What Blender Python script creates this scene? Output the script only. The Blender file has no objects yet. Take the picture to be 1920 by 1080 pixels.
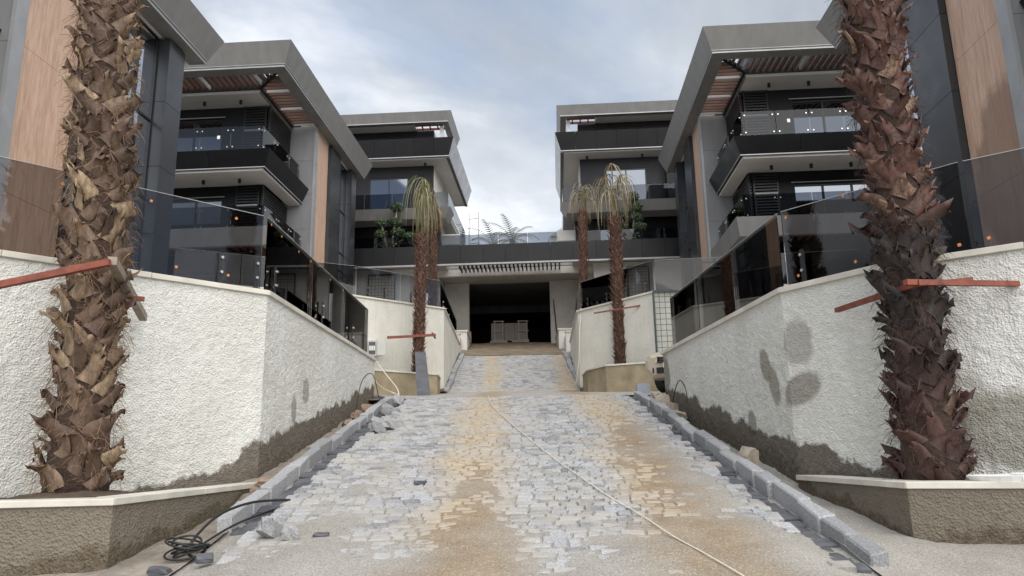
import bpy, bmesh, math, random
from mathutils import Vector, Matrix, noise, Euler
random.seed(7)
R = math.radians
scene = bpy.context.scene
COL = scene.collection
# ------------------------------------------------------------------ camera
PITCH, ROLL, THETA, EYE = .2183, -.0187, .0579, 1.6
cd = bpy.data.cameras.new('camera'); cam = bpy.data.objects.new('camera', cd); COL.objects.link(cam)
fw = Vector((0, math.cos(PITCH), math.sin(PITCH))); up0 = Vector((0, -math.sin(PITCH), math.cos(PITCH))); x0 = Vector((1, 0, 0))
xr = math.cos(ROLL)*x0+math.sin(ROLL)*up0; ur = -math.sin(ROLL)*x0+math.cos(ROLL)*up0
cam.matrix_world = Matrix(((xr.x, ur.x, -fw.x, 0), (xr.y, ur.y, -fw.y, 0), (xr.z, ur.z, -fw.z, EYE), (0, 0, 0, 1)))
cd.sensor_width = 36; cd.lens = 36*1400/1920; cd.clip_start = .05; cd.clip_end = 3000
scene.camera = cam
# ------------------------------------------------------------------ sky, sun, exposure
SUN_EL, SUN_AZ = R(48), R(155)         # azimuth clockwise from +Y: behind the camera, to the right
w = bpy.data.worlds.new('World'); scene.world = w; w.use_nodes = True
nt = w.node_tree; nt.nodes.clear(); N = nt.nodes.new; L = nt.links.new
def wmath(op, a, b=None, c=None):
    n = N('ShaderNodeMath'); n.operation = op
    for i, x in enumerate((a, b, c)):
        if x is None: continue
        if isinstance(x, (int, float)): n.inputs[i].default_value = x
        else: L(x, n.inputs[i])
    return n.outputs[0]
out = N('ShaderNodeOutputWorld'); bg = N('ShaderNodeBackground'); L(bg.outputs[0], out.inputs[0]); bg.inputs[1].default_value = .1
sky = N('ShaderNodeTexSky'); sky.sky_type = 'NISHITA'; sky.sun_disc = False; sky.sun_elevation = SUN_EL; sky.sun_rotation = SUN_AZ
tc = N('ShaderNodeTexCoord'); sp = N('ShaderNodeSeparateXYZ'); L(tc.outputs['Generated'], sp.inputs[0])
zz = wmath('ADD', wmath('MAXIMUM', sp.outputs[2], 0.0), .22)
cb = N('ShaderNodeCombineXYZ'); L(wmath('DIVIDE', sp.outputs[0], zz), cb.inputs[0]); L(wmath('DIVIDE', sp.outputs[1], zz), cb.inputs[1]); cb.inputs[2].default_value = 1.9
def wnoise(sc, det, rough, dist=0):
    n = N('ShaderNodeTexNoise'); n.inputs['Scale'].default_value = sc; n.inputs['Detail'].default_value = det
    n.inputs['Roughness'].default_value = rough; n.inputs['Distortion'].default_value = dist; L(cb.outputs[0], n.inputs['Vector']); return n.outputs[0]
def wramp(f, pts):
    r = N('ShaderNodeValToRGB'); e = r.color_ramp.elements
    e[0].position, e[0].color = pts[0][0], (*pts[0][1], 1); e[1].position, e[1].color = pts[-1][0], (*pts[-1][1], 1)
    for p, c in pts[1:-1]: x = e.new(p); x.color = (*c, 1)
    L(f, r.inputs[0]); return r.outputs[0]
cover = wramp(wnoise(.75, 7, .55, .6), [(.38, (.45,)*3), (.56, (1, 1, 1))])
shade = wramp(wnoise(1.25, 6, .55, .5), [(.36, (2.15, 2.38, 2.72)), (.48, (2.95, 3.18, 3.5)), (.60, (5.0, 5.15, 5.4))])
low = wramp(sp.outputs[2], [(.12, (1.7, 1.66, 1.6)), (.42, (1.05, 1.05, 1.05)), (.8, (.95, .95, .95))])
mm = N('ShaderNodeMix'); mm.data_type = 'RGBA'; mm.blend_type = 'MULTIPLY'; mm.inputs[0].default_value = 1; L(shade, mm.inputs[6]); L(low, mm.inputs[7])
mx = N('ShaderNodeMix'); mx.data_type = 'RGBA'; L(cover, mx.inputs[0]); L(sky.outputs[0], mx.inputs[6]); L(mm.outputs[2], mx.inputs[7]); L(mx.outputs[2], bg.inputs[0])
sl = bpy.data.lights.new('sun', 'SUN'); sl.energy = 1.75; sl.angle = R(85); sl.color = (1, .95, .88)
sun = bpy.data.objects.new('sun', sl); COL.objects.link(sun)
sd = Vector((math.sin(SUN_AZ)*math.cos(SUN_EL), math.cos(SUN_AZ)*math.cos(SUN_EL), math.sin(SUN_EL)))
sun.rotation_euler = sd.to_track_quat('Z', 'Y').to_euler(); sun.location = sd*60
vs = scene.view_settings; vs.view_transform = 'Standard'; vs.look = 'None'; vs.exposure = 1.1; vs.gamma = 1; vs.use_curve_mapping = False
scene.cycles.max_bounces = 8; scene.cycles.transparent_max_bounces = 24
# ------------------------------------------------------------------ frames
CT, ST = math.cos(THETA), math.sin(THETA)
def UW(u, v, z): return Vector((u*CT+v*ST, -u*ST+v*CT, z))    # building axes (u across, v deep) to world
# ------------------------------------------------------------------ materials
MATS = {}
class NB:
    def __init__(s, name):
        s.m = bpy.data.materials.new(name); s.m.use_nodes = True; s.t = s.m.node_tree; s.b = s.t.nodes['Principled BSDF']; s.o = s.t.nodes['Material Output']
        MATS[name] = s.m
        g = s.n('ShaderNodeNewGeometry'); s.pos = g.outputs['Position']; s.geo = g
    def n(s, k): return s.t.nodes.new(k)
    def l(s, a, b): s.t.links.new(a, b)
    def set(s, sock, x):
        if isinstance(x, (int, float)): sock.default_value = x
        elif isinstance(x, tuple): sock.default_value = (*x, 1) if len(sock.default_value) == 4 and len(x) == 3 else x
        else: s.l(x, sock)
    def math(s, op, a, b=None, c=None, clamp=False):
        n = s.n('ShaderNodeMath'); n.operation = op; n.use_clamp = clamp
        for i, x in enumerate((a, b, c)):
            if x is not None: s.set(n.inputs[i], x)
        return n.outputs[0]
    def noise(s, sc, det=4, rough=.55, vec=None, dist=0):
        n = s.n('ShaderNodeTexNoise'); n.inputs['Scale'].default_value = sc; n.inputs['Detail'].default_value = det; n.inputs['Roughness'].default_value = rough; n.inputs['Distortion'].default_value = dist
        s.l(vec or s.pos, n.inputs['Vector']); return n.outputs[0]
    def voro(s, sc, vec=None, feat='F1'):
        n = s.n('ShaderNodeTexVoronoi'); n.feature = feat; n.inputs['Scale'].default_value = sc; s.l(vec or s.pos, n.inputs['Vector']); return n.outputs['Distance']
    def map(s, scale=(1, 1, 1), rot=(0, 0, 0), loc=(0, 0, 0), vec=None):
        n = s.n('ShaderNodeMapping'); n.inputs['Scale'].default_value = scale; n.inputs['Rotation'].default_value = rot; n.inputs['Location'].default_value = loc
        s.l(vec or s.pos, n.inputs[0]); return n.outputs[0]
    def ramp(s, f, *pts):
        r = s.n('ShaderNodeValToRGB'); e = r.color_ramp.elements
        c = lambda x: (x, x, x, 1) if isinstance(x, (int, float)) else (*x, 1)
        e[0].position, e[0].color = pts[0][0], c(pts[0][1]); e[1].position, e[1].color = pts[-1][0], c(pts[-1][1])
        for p, q in pts[1:-1]: x = e.new(p); x.color = c(q)
        s.l(f, r.inputs[0]); return r.outputs[0]
    def mix(s, f, a, b, mode='MIX'):
        n = s.n('ShaderNodeMix'); n.data_type = 'RGBA'; n.blend_type = mode
        s.set(n.inputs[0], f); s.set(n.inputs[6], a); s.set(n.inputs[7], b); return n.outputs[2]
    def bump(s, h, st=.5, d=.01, nrm=None):
        n = s.n('ShaderNodeBump'); n.inputs['Strength'].default_value = st; n.inputs['Distance'].default_value = d; s.l(h, n.inputs['Height'])
        if nrm: s.l(nrm, n.inputs['Normal'])
        s.l(n.outputs[0], s.b.inputs['Normal']); return n.outputs[0]
    def col(s, x): s.set(s.b.inputs['Base Color'], x)
    def rough(s, x): s.set(s.b.inputs['Roughness'], x)
    def attr(s, name):
        n = s.n('ShaderNodeAttribute'); n.attribute_name = name; return n.outputs['Fac']
    def ori(s): return s.n('ShaderNodeObjectInfo').outputs['Random']
    def xyz(s, vec=None):
        n = s.n('ShaderNodeSeparateXYZ'); s.l(vec or s.pos, n.inputs[0]); return n.outputs
    def blob(s, c, r, rot=(0, 0, 0), soft=.35, nz=.35, nsc=6):
        """1 inside an uneven ellipsoid patch of wear or damp"""
        v = s.n('ShaderNodeVectorMath'); v.operation = 'SUBTRACT'; s.l(s.pos, v.inputs[0]); v.inputs[1].default_value = c
        m = s.n('ShaderNodeMapping'); m.vector_type = 'TEXTURE'; m.inputs['Rotation'].default_value = rot; m.inputs['Scale'].default_value = r; s.l(v.outputs[0], m.inputs[0])
        k = s.n('ShaderNodeVectorMath'); k.operation = 'LENGTH'; s.l(m.outputs[0], k.inputs[0])
        d = s.math('ADD', k.outputs['Value'], s.math('MULTIPLY', s.math('SUBTRACT', s.noise(nsc, 4, .6), .5), nz*2))
        n = s.n('ShaderNodeMapRange'); n.inputs[1].default_value = 1+soft*.5; n.inputs[2].default_value = 1-soft*.5; s.l(d, n.inputs[0]); return n.outputs[0]
def plain(name, c, rough=.6, var=.18, vs=2.5, bump=.0, bs=60, metal=0, bd=.004, spec=.5, orand=0, stretch=None):
    b = NB(name)
    vec = b.map(stretch) if stretch else None
    f = b.noise(vs, 5, .6, vec)
    lo = tuple(x*(1-var) for x in c); hi = tuple(min(1, x*(1+var)) for x in c)
    col = b.ramp(f, (.3, lo), (.7, hi))
    if orand:
        k = b.math('ADD', b.math('MULTIPLY', b.ori(), 2*orand), 1-orand)
        col = b.mix(1, col, b.ramp(b.ori(), (0, 1-orand), (1, 1.0)), 'MULTIPLY')
    b.col(col); b.rough(b.math('ADD', b.math('MULTIPLY', b.noise(vs*3, 3), .25), rough-.12)); b.b.inputs['Metallic'].default_value = metal
    b.b.inputs['Specular IOR Level'].default_value = spec
    if bump: b.bump(b.noise(bs, 4, .6, vec), bump, bd)
    return b.m
def stucco(name, base, damp, moss, blobs, bandh=.3):
    b = NB(name)
    g1 = b.noise(46, 3, .65); g2 = b.voro(60); big = b.noise(7, 3, .5)
    h = b.math('ADD', b.math('ADD', b.math('MULTIPLY', g1, 1.0), b.math('MULTIPLY', g2, .55)), b.math('MULTIPLY', big, .5))
    b.bump(h, .9, .022)
    c = b.mix(b.ramp(b.noise(1.1, 4), (.35, 0), (.7, 1)), base, tuple(x*.88 for x in base))
    c = b.mix(b.ramp(b.noise(18, 3), (.42, .0), (.75, .35)), c, tuple(x*.72 for x in base))
    c = b.mix(b.ramp(b.noise(2.0, 5, .65, b.map((5, 5, .35))), (.5, 0), (.72, .30)), c, tuple(x*.62 for x in base))
    c = b.mix(b.ramp(b.noise(.55, 5, .6), (.42, 0), (.68, .32)), c, tuple(x*y for x, y in zip(base, (.74, .71, .64))))
    hg = b.attr('hgt')
    lim = b.math('ADD', b.math('MULTIPLY', b.math('SUBTRACT', b.noise(1.9, 6, .7), .5), .55), bandh)
    edge = b.math('SUBTRACT', lim, hg)
    dampf = b.ramp(edge, (.0, 0), (.045, .9))
    gr = b.ramp(b.math('SUBTRACT', b.math('ADD', b.math('MULTIPLY', b.math('SUBTRACT', b.noise(14, 5, .7), .5), 1.0), moss), b.math('MULTIPLY', hg, 1.15)), (.05, 0), (.35, .75))
    c = b.mix(gr, c, (.085, .068, .04))
    for cc, rr, rot, st in blobs:
        c = b.mix(b.math('MULTIPLY', b.blob(cc, rr, rot, .28, .3, 9), st), c, tuple(x*.36 for x in (base[0], base[1]*.95, base[2]*.84)))
    c = b.mix(dampf, c, b.ramp(b.noise(25, 4, .65), (.3, tuple(x*.6 for x in damp)), (.7, tuple(x*1.35 for x in damp))))
    b.col(c); b.rough(.92); b.b.inputs['Specular IOR Level'].default_value = .15
    return b.m
# damp prints on the rendered walls (centre, radii, rotation, strength)
DR = [((2.72, 8.02, 2.47), (.2, .13, .2), (R(-30), 0, 0), .85), ((2.72, 7.83, 2.24), (.2, .12, .22), (R(-20), 0, 0), .85), ((2.78, 7.35, 2.16), (.25, .25, .14), (R(-24), 0, 0), .85),
      ((2.75, 7.3, 2.62), (.2, .2, .24), (0, 0, 0), .6), ((2.7, 8.55, 1.88), (.2, .13, .15), (0, 0, 0), .85), ((2.55, 12.2, 2.75), (.2, .28, .42), (0, 0, 0), .95),
      ((3.95, 6.05, 1.72), (.5, .5, .3), (0, 0, 0), .85), ((3.62, 6.3, 1.95), (.35, .35, .25), (0, 0, 0), .5)]
DL = [((-2.64, 9.62, 2.43), (.2, .14, .17), (0, 0, 0), .7), ((-2.64, 9.15, 2.17), (.2, .11, .17), (0, 0, 0), .75), ((-5.0, 5.7, 1.6), (.35, .35, .3), (0, 0, 0), .8)]
STL = stucco('stucco_left', (.80, .80, .75), (.13, .105, .078), .26, DL, .38)
STR = stucco('stucco_right', (.80, .80, .755), (.11, .09, .068), .4, DR, .42)
STU = stucco('stucco_upper', (.80, .785, .71), (.12, .09, .06), .2, [], .12)
CEM = stucco('cement_render', (.23, .20, .16), (.13, .105, .075), .12, [((-2.6, 5.2, 1.1), (.4, .9, .1), (0, 0, 0), -.8)], .1)
CON = plain('concrete', (.42, .40, .37), .85, .15, 1.6, .3, 30)
PLA = plain('white_plaster', (.66, .64, .60), .85, .1, 1.2, .15, 30)
COP = plain('coping_marble', (.60, .57, .50), .5, .16, 4, .12, 60)
ANT = plain('anthracite_panel', (.013, .0135, .015), .38, .2, .7, 0, metal=0, orand=.3, spec=.28)
ANP = plain('anthracite_pier', (.032, .034, .038), .3, .15, .7, 0, orand=.2, spec=.55)
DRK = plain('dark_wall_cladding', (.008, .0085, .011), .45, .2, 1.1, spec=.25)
GRY = plain('grey_fascia', (.195, .19, .182), .5, .13, 3, .12, 160, bd=.002, stretch=(1, 1, .25))
PIE = plain('grey_pier_tile', (.225, .225, .23), .55, .12, 3, .12, 120, bd=.002, orand=.1, stretch=(1, 1, .3))
ALU = plain('aluminium_trim', (.33, .335, .34), .45, .1, 2, 0, metal=.3)
CEI = plain('ceiling_white', (.62, .60, .57), .8, .06, 1)
SLT = plain('slat_wood', (.135, .06, .038), .55, .2, 3, 0, orand=.35)
SLG = plain('slat_grey', (.42, .41, .40), .5, .1, 3)
BLK = plain('black_metal', (.012, .012, .013), .35, .2, 6)
STE = plain('bright_steel', (.6, .6, .6), .25, .1, 5, 0, metal=1)
RED = plain('red_oxide_steel', (.21, .055, .032), .6, .35, 9, .2, 50)
TUB = plain('weathered_tube', (.27, .22, .17), .6, .3, 8, .2, 50)
SOI = plain('planter_soil', (.085, .06, .04), .95, .45, 9, .9, 45, bd=.02)
ORA = plain('orange_tag', (.62, .22, .07), .6, .1, 20)
PAP = plain('white_paper', (.8, .8, .78), .7, .05, 9)
GRA = None
def granite(name, lo, hi, tan=True):
    b = NB(name)
    rnd = b.math('FRACT', b.math('ADD', b.attr('rnd'), b.ori()))
    c = b.ramp(rnd, (0, lo), (.12, tuple(x*.62+y*.15 for x, y in zip(lo, hi))), (.3, tuple((x+y)/2 for x, y in zip(lo, hi))), (1, hi))
    c = b.mix(b.ramp(b.noise(75, 4, .8), (.42, .0), (.66, .75)), c, tuple(x*.45 for x in lo)); c = b.mix(b.ramp(b.noise(62, 4, .8), (.52, .0), (.7, .6)), c, tuple(min(1, x*1.35) for x in hi))
    if tan:
        c = b.mix(track(b, .92), c, b.ramp(b.noise(9, 4), (.3, (.36, .275, .165)), (.7, (.50, .41, .285))))
        c = b.mix(b.math('MULTIPLY', b.ramp(b.noise(2.2, 5, .65), (.45, 0), (.62, 1)), .7), c, (.40, .375, .33))
    b.col(c); b.rough(.8); b.bump(b.noise(45, 5, .7), .7, .014)
    return b.m
def track(b, amt):
    """tan mud carried along the two wheel tracks"""
    x, y, z = b.xyz()
    wob = b.math('MULTIPLY', b.math('SUBTRACT', b.noise(1.1, 4, .6), .5), .9)
    def one(xc0, k, wd):
        xc = b.math('ADD', b.math('MULTIPLY', y, k), xc0)
        d = b.math('ABSOLUTE', b.math('SUBTRACT', b.math('ADD', x, wob), xc))
        return b.ramp(d, (wd*.4, 1), (wd*1.5, 0))
    f = b.math('MAXIMUM', one(-.27, -.018, .32), one(1.02, .03, .31))
    patch = b.ramp(b.noise(.8, 5, .6), (.34, .55), (.56, 1))
    return b.math('MULTIPLY', b.math('MULTIPLY', f, patch), amt)
COB = granite('granite_cobble', (.22, .224, .234), (.50, .505, .515))
COF = granite('granite_cobble_far', (.21, .214, .224), (.49, .495, .505))
KRB = granite('granite_kerb', (.30, .303, .31), (.43, .434, .442), False)
GUT = plain('slate_gutter', (.10, .105, .115), .75, .4, 6, .5, 40, orand=.4)
def sand():
    b = NB('sand')
    c = b.ramp(b.noise(1.3, 6, .65), (.3, (.33, .31, .275)), (.7, (.46, .44, .40)))
    c = b.mix(track(b, .95), c, b.ramp(b.noise(4, 5, .6), (.3, (.27, .19, .11)), (.7, (.40, .31, .20))))
    grain = b.noise(85, 4, .8)
    c = b.mix(b.ramp(grain, (.36, .85), (.5, 0)), c, (.13, .115, .095))
    c = b.mix(b.ramp(b.noise(70, 3, .75), (.55, 0), (.68, .75)), c, (.66, .63, .58))
    b.col(c); b.rough(.95); b.bump(b.math('ADD', b.noise(90, 4, .7), b.math('MULTIPLY', b.noise(9, 5, .65), .8)), .8, .018); b.b.inputs['Specular IOR Level'].default_value = .15
    return b.m
SAN = sand()
MUD = plain('brown_mud', (.20, .155, .105), .9, .35, 1.5, .7, 20, bd=.02)
ERT = plain('verge_earth', (.27, .235, .195), .95, .35, 5, .9, 35, bd=.03)
GND = plain('hill_ground', (.14, .12, .085), .95, .3, .4, .5, 3, bd=.1)
def wood():
    b = NB('wood_cladding')
    v = b.map((6, 6, .55)); g = b.noise(1.7, 7, .6, v, 1.2); f = b.noise(14, 3, .6, b.map((5, 5, .4)))
    c = b.ramp(g, (.28, (.40, .25, .175)), (.5, (.54, .365, .265)), (.72, (.63, .45, .34)))
    c = b.mix(b.ramp(f, (.45, 0), (.75, .35)), c, (.24, .13, .085))
    # rain-wet patch creeping up on the right-hand villa
    x, y, z = b.xyz()
    wet = b.math('MULTIPLY', b.ramp(b.math('ADD', z, b.math('MULTIPLY', b.noise(1.6, 4, .55), 2.4)), (0, 1), (1, 1)), 0)
    w1 = b.blob((8.7, 11.9, 6.0), (1.4, 1.0, 1.7), (0, 0, 0), .16, .28, 1.6)
    c = b.mix(b.math('MULTIPLY', w1, .62), c, (.17, .10, .065))
    b.col(c); b.rough(.5); b.bump(g, .1, .004); return b.m
WOD = wood()
def glass(name, tint, gl=1.0, ior=1.5):
    b = NB(name); b.t.nodes.remove(b.b)
    t = b.n('ShaderNodeBsdfTransparent'); t.inputs[0].default_value = (*tint, 1)
    g = b.n('ShaderNodeBsdfGlossy'); g.inputs['Roughness'].default_value = .015; g.inputs[0].default_value = (gl, gl, gl, 1)
    f = b.n('ShaderNodeFresnel'); f.inputs[0].default_value = ior
    m = b.n('ShaderNodeMixShader'); b.l(f.outputs[0], m.inputs[0]); b.l(t.outputs[0], m.inputs[1]); b.l(g.outputs[0], m.inputs[2]); b.l(m.outputs[0], b.o.inputs[0])
    return b.m
GLN = glass('smoked_glass', (.60, .60, .61), .9, 1.36)
GLB = glass('balcony_glass', (.50, .53, .57), .9, 1.36)
def pane():
    b = NB('window_pane'); b.col((.14, .155, .18)); b.rough(.03); b.b.inputs['Metallic'].default_value = 1
    return b.m
WIN = pane()
WIN2 = NB('mirror_glazing'); WIN2.col((.40, .44, .50)); WIN2.rough(.03); WIN2.b.inputs['Metallic'].default_value = 1; WIN2.bump(WIN2.noise(.7, 2), .04, .05); WIN2 = WIN2.m
def bark(name, z_dep):
    b = NB(name); r = b.ori(); n1 = b.noise(26, 4, .65, b.map((1, 1, .3)))
    if not z_dep:
        c = b.ramp(r, (0, (.085, .05, .034)), (.45, (.17, .108, .074)), (.8, (.27, .185, .122)), (1, (.46, .345, .21)))
        c = b.mix(b.ramp(n1, (.35, .7), (.65, 0)), c, (.06, .036, .024))
    else:
        x, y, z = b.xyz()
        c = b.ramp(r, (0, (.08, .033, .024)), (.5, (.155, .072, .053)), (.85, (.22, .115, .085)), (1, (.38, .25, .165)))
        zz = b.math('ADD', z, b.math('MULTIPLY', b.math('SUBTRACT', b.noise(2.3, 3), .5), 1.0))
        char = b.ramp(b.math('MULTIPLY', zz, .1), (.195, 0), (.225, .97), (.32, .97), (.36, 0))
        c = b.mix(char, c, b.ramp(r, (0, (.003, .003, .003)), (1, (.018, .0175, .0175))))
        red = b.ramp(b.math('MULTIPLY', zz, .1), (.2, .75), (.25, 0))
        c = b.mix(red, c, b.ramp(r, (0, (.024, .010, .008)), (1, (.08, .033, .027))))
        c = b.mix(b.ramp(n1, (.35, .6), (.65, 0)), c, (.03, .016, .012))
    b.col(c); b.rough(.62); b.bump(n1, .5, .006); return b.m
BKL, BKR = bark('palm_boot_brown', False), bark('palm_boot_charred', True)
BKM = plain('palm_boot_red', (.15, .075, .05), .75, .55, 14, .5, 40, orand=.2)
COR = plain('palm_core', (.05, .03, .021), .95, .4, 12, .9, 40, bd=.02)
FIB = plain('palm_fibre', (.20, .125, .075), .85, .4, 12)
FIB2 = plain('palm_fibre_dark', (.055, .028, .02), .85, .5, 3)
def leafmat(name, a, bb, c3):
    b = NB(name); c = b.ramp(b.math('FRACT', b.math('ADD', b.attr('rnd'), b.math('MULTIPLY', b.ori(), .35))), (0, a), (.5, bb), (1, c3)); b.col(c); b.rough(.6)
    b.b.inputs['Subsurface Weight'].default_value = 0; return b.m
FGR = leafmat('frond_green', (.065, .085, .032), (.15, .145, .065), (.29, .24, .13))
FST = leafmat('frond_straw', (.13, .11, .055), (.23, .18, .105), (.34, .265, .165))
TOP = leafmat('topiary_leaf', (.018, .035, .012), (.035, .062, .022), (.065, .10, .035))
STM = plain('topiary_stem', (.30, .26, .21), .8, .2, 9)
FRM = plain('timber_frame', (.30, .28, .25), .8, .1, 5)
SAC = plain('cement_sack', (.30, .33, .38), .8, .15, 5)
SLB = plain('packed_slab', (.20, .175, .155), .7, .1, 3)
CAR = plain('car_paint', (.46, .40, .32), .3, .04, 3)
RUB = plain('rubber_black', (.012, .012, .012), .6, .2, 9)
ROP = plain('white_rope', (.68, .64, .54), .8, .15, 30)
BLU = plain('blue_rag', (.08, .25, .45), .8, .2, 20)
CHR = plain('chrome', (.7, .7, .7), .12, .03, 5, metal=1)
LGT = plain('light_grey_box', (.52, .53, .50), .5, .06, 5)
SLA = plain('dark_grey_board', (.085, .088, .098), .6, .25, 4, .2, 30)
BRK = plain('brick_rubble', (.25, .18, .13), .85, .3, 12, .4, 40)
# ------------------------------------------------------------------ mesh helpers
class MB:
    def __init__(s): s.v = []; s.f = []; s.a = None
    def add(s, vs, fs):
        o = len(s.v); s.v += [tuple(p) for p in vs]; s.f += [tuple(i+o for i in f) for f in fs]; return s
    def box(s, x0, x1, y0, y1, z0, z1):
        x0, x1 = sorted((x0, x1)); y0, y1 = sorted((y0, y1)); z0, z1 = sorted((z0, z1))
        return s.add([(x0, y0, z0), (x1, y0, z0), (x1, y1, z0), (x0, y1, z0), (x0, y0, z1), (x1, y0, z1), (x1, y1, z1), (x0, y1, z1)],
                     [(0, 3, 2, 1), (4, 5, 6, 7), (0, 1, 5, 4), (1, 2, 6, 5), (2, 3, 7, 6), (3, 0, 4, 7)])
    def hexa(s, b, t):                    # four bottom points, four top points, same order round
        return s.add(list(b)+list(t), [(0, 3, 2, 1), (4, 5, 6, 7), (0, 1, 5, 4), (1, 2, 6, 5), (2, 3, 7, 6), (3, 0, 4, 7)])
    def prism(s, poly, z0, z1):
        n = len(poly); zf = (lambda i: z0[i]) if isinstance(z0, (list, tuple)) else (lambda i: z0)
        return s.add([(p[0], p[1], zf(i)) for i, p in enumerate(poly)]+[(p[0], p[1], z1) for p in poly],
                     [tuple(range(n-1, -1, -1)), tuple(range(n, 2*n))]+[(i, (i+1) % n, n+(i+1) % n, n+i) for i in range(n)])
    def tube(s, pts, r, n=7, cap=True):
        pts = [Vector(p) for p in pts]; rs = r if isinstance(r, (list, tuple)) else [r]*len(pts); vs = []; fs = []
        prev = None
        for i, p in enumerate(pts):
            d = (pts[min(i+1, len(pts)-1)]-pts[max(i-1, 0)])
            if d.length < 1e-9: d = Vector((0, 0, 1))
            d.normalize()
            a = prev if prev is not None else (Vector((0, 0, 1)) if abs(d.z) < .9 else Vector((1, 0, 0)))
            x = (a-d*a.dot(d)); x = x.normalized() if x.length > 1e-6 else d.orthogonal().normalized()
            prev = x; y = d.cross(x)
            for k in range(n):
                t = 2*math.pi*k/n; vs.append(p+(x*math.cos(t)+y*math.sin(t))*rs[i])
        for i in range(len(pts)-1):
            for k in range(n): fs.append((i*n+k, i*n+(k+1) % n, (i+1)*n+(k+1) % n, (i+1)*n+k))
        if cap: fs += [tuple(range(n-1, -1, -1)), tuple(range((len(pts)-1)*n, len(pts)*n))]
        return s.add(vs, fs)
    def bar(s, p, q, wd, ht=None, up=(0, 0, 1)):  # square section bar
        p, q = Vector(p), Vector(q); d = (q-p).normalized(); a = Vector(up); x = d.cross(a)
        if x.length < 1e-4: x = d.cross(Vector((1, 0, 0)))
        x.normalize(); y = x.cross(d); ht = ht or wd; x *= wd/2; y *= ht/2
        return s.hexa([p-x-y, p+x-y, p+x+y, p-x+y], [q-x-y, q+x-y, q+x+y, q-x+y])
    def ball(s, c, r, n=8, m=6, sq=(1, 1, 1)):
        vs = [(c[0], c[1], c[2]-r*sq[2])]
        for j in range(1, m):
            ph = math.pi*j/m
            for k in range(n): t = 2*math.pi*k/n; vs.append((c[0]+r*sq[0]*math.sin(ph)*math.cos(t), c[1]+r*sq[1]*math.sin(ph)*math.sin(t), c[2]-r*sq[2]*math.cos(ph)))
        vs.append((c[0], c[1], c[2]+r*sq[2])); fs = [(0, 1+(k+1) % n, 1+k) for k in range(n)]
        for j in range(m-2):
            for k in range(n): a = 1+j*n; fs.append((a+k, a+(k+1) % n, a+n+(k+1) % n, a+n+k))
        a = 1+(m-2)*n; fs += [(a+k, a+(k+1) % n, len(vs)-1) for k in range(n)]
        return s.add(vs, fs)
    def mesh(s, name, org=(0, 0, 0), bevel=0, fix=True):
        me = bpy.data.meshes.new(name); o = Vector(org)
        me.from_pydata([Vector(p)-o for p in s.v], [], s.f)
        if fix or bevel:
            bm = bmesh.new(); bm.from_mesh(me)
            if fix: bmesh.ops.recalc_face_normals(bm, faces=bm.faces)
            if bevel: bmesh.ops.bevel(bm, geom=list(bm.edges), offset=bevel, segments=1, affect='EDGES', clamp_overlap=True)
            bm.to_mesh(me); bm.free()
        if s.a is not None and len(s.a) == len(me.vertices):
            at = me.attributes.new(s.an, 'FLOAT', 'POINT'); at.data.foreach_set('value', s.a)
        return me
def link(name, me, mat, parent=None, smooth=False):
    o = bpy.data.objects.new(name, me); COL.objects.link(o)
    if mat and not me.materials: me.materials.append(mat)
    if parent: o.parent = parent
    if smooth: me.polygons.foreach_set('use_smooth', [True]*len(me.polygons))
    return o
def tag(o, label, cat, group=None):
    o['label'] = label; o['category'] = cat
    if group: o['group'] = group
    return o
def single(name, mb, mat, label, cat, base, group=None, smooth=False, bevel=0, fix=True):
    o = link(name, mb.mesh(name, base, bevel, fix), mat, None, smooth); o.location = base; return tag(o, label, cat, group)
def struct(name, mb, mat, smooth=False, kind='structure', fix=False):
    o = link(name, mb.mesh(name, (0, 0, 0), 0, fix), mat, None, smooth); o['kind'] = kind; return o
class Thing:
    def __init__(s, name, label, cat, base, U=False, group=None, rz=0):
        s.e = bpy.data.objects.new(name, None); COL.objects.link(s.e); s.org = Vector(base)
        s.e.location = UW(*base) if U else base; s.e.rotation_euler.z = -THETA if U else rz; s.e.empty_display_size = .2
        tag(s.e, label, cat, group)
    def part(s, name, mb, mat, parent=None, smooth=False, bevel=0, label=None, kind=None, fix=True):
        o = link(name, mb.mesh(name, s.org, bevel, fix), mat, parent or s.e, smooth)
        if label: o['label'] = label
        if kind: o['kind'] = kind
        return o
def copy_tree(o, parent=None):
    c = o.copy(); COL.objects.link(c); c.parent = parent
    for ch in list(o.children): copy_tree(ch, c)
    return c
def fbm(x, y, z=0, o=4): return noise.fractal(Vector((x, y, z)), 1.0, 2.0, o)
# ------------------------------------------------------------------ terrain and driveway
KN = [(-60, -11.76), (12.9, 2.53), (13.5, 2.62), (23.7, 3.5), (24.3, 3.62), (31.0, 5.54), (31.5, 5.67), (38.6, 7.25), (39.2, 7.3), (60, 7.3)]
def zr(y):
    for (a, za), (b, zb) in zip(KN, KN[1:]):
        if y <= b: return za+(zb-za)*(y-a)/(b-a)
    return KN[-1][1]
def grid(xs, ys, fz):
    m = MB(); nx = len(xs)
    m.v = [(x, y, fz(x, y)) for y in ys for x in xs]
    m.f = [(j*nx+i, j*nx+i+1, (j+1)*nx+i+1, (j+1)*nx+i) for j in range(len(ys)-1) for i in range(nx-1)]
    return m
def frange(a, b, s):
    n = max(1, round((b-a)/s)); return [a+(b-a)*i/n for i in range(n+1)]
gy = [-400, -60, -20, 0, 8, 13, 24, 31, 39, 46, 60, 400, 900]
def gz(x, y):
    base = zr(min(max(y, -60), 45))-1.2
    if y < 3: base = min(base, zr(y)-.35)
    return base
struct('ground', grid([-900, -200, -60, -20, -9, -4, 4, 9, 20, 60, 200, 900], gy, gz), GND)
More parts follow.
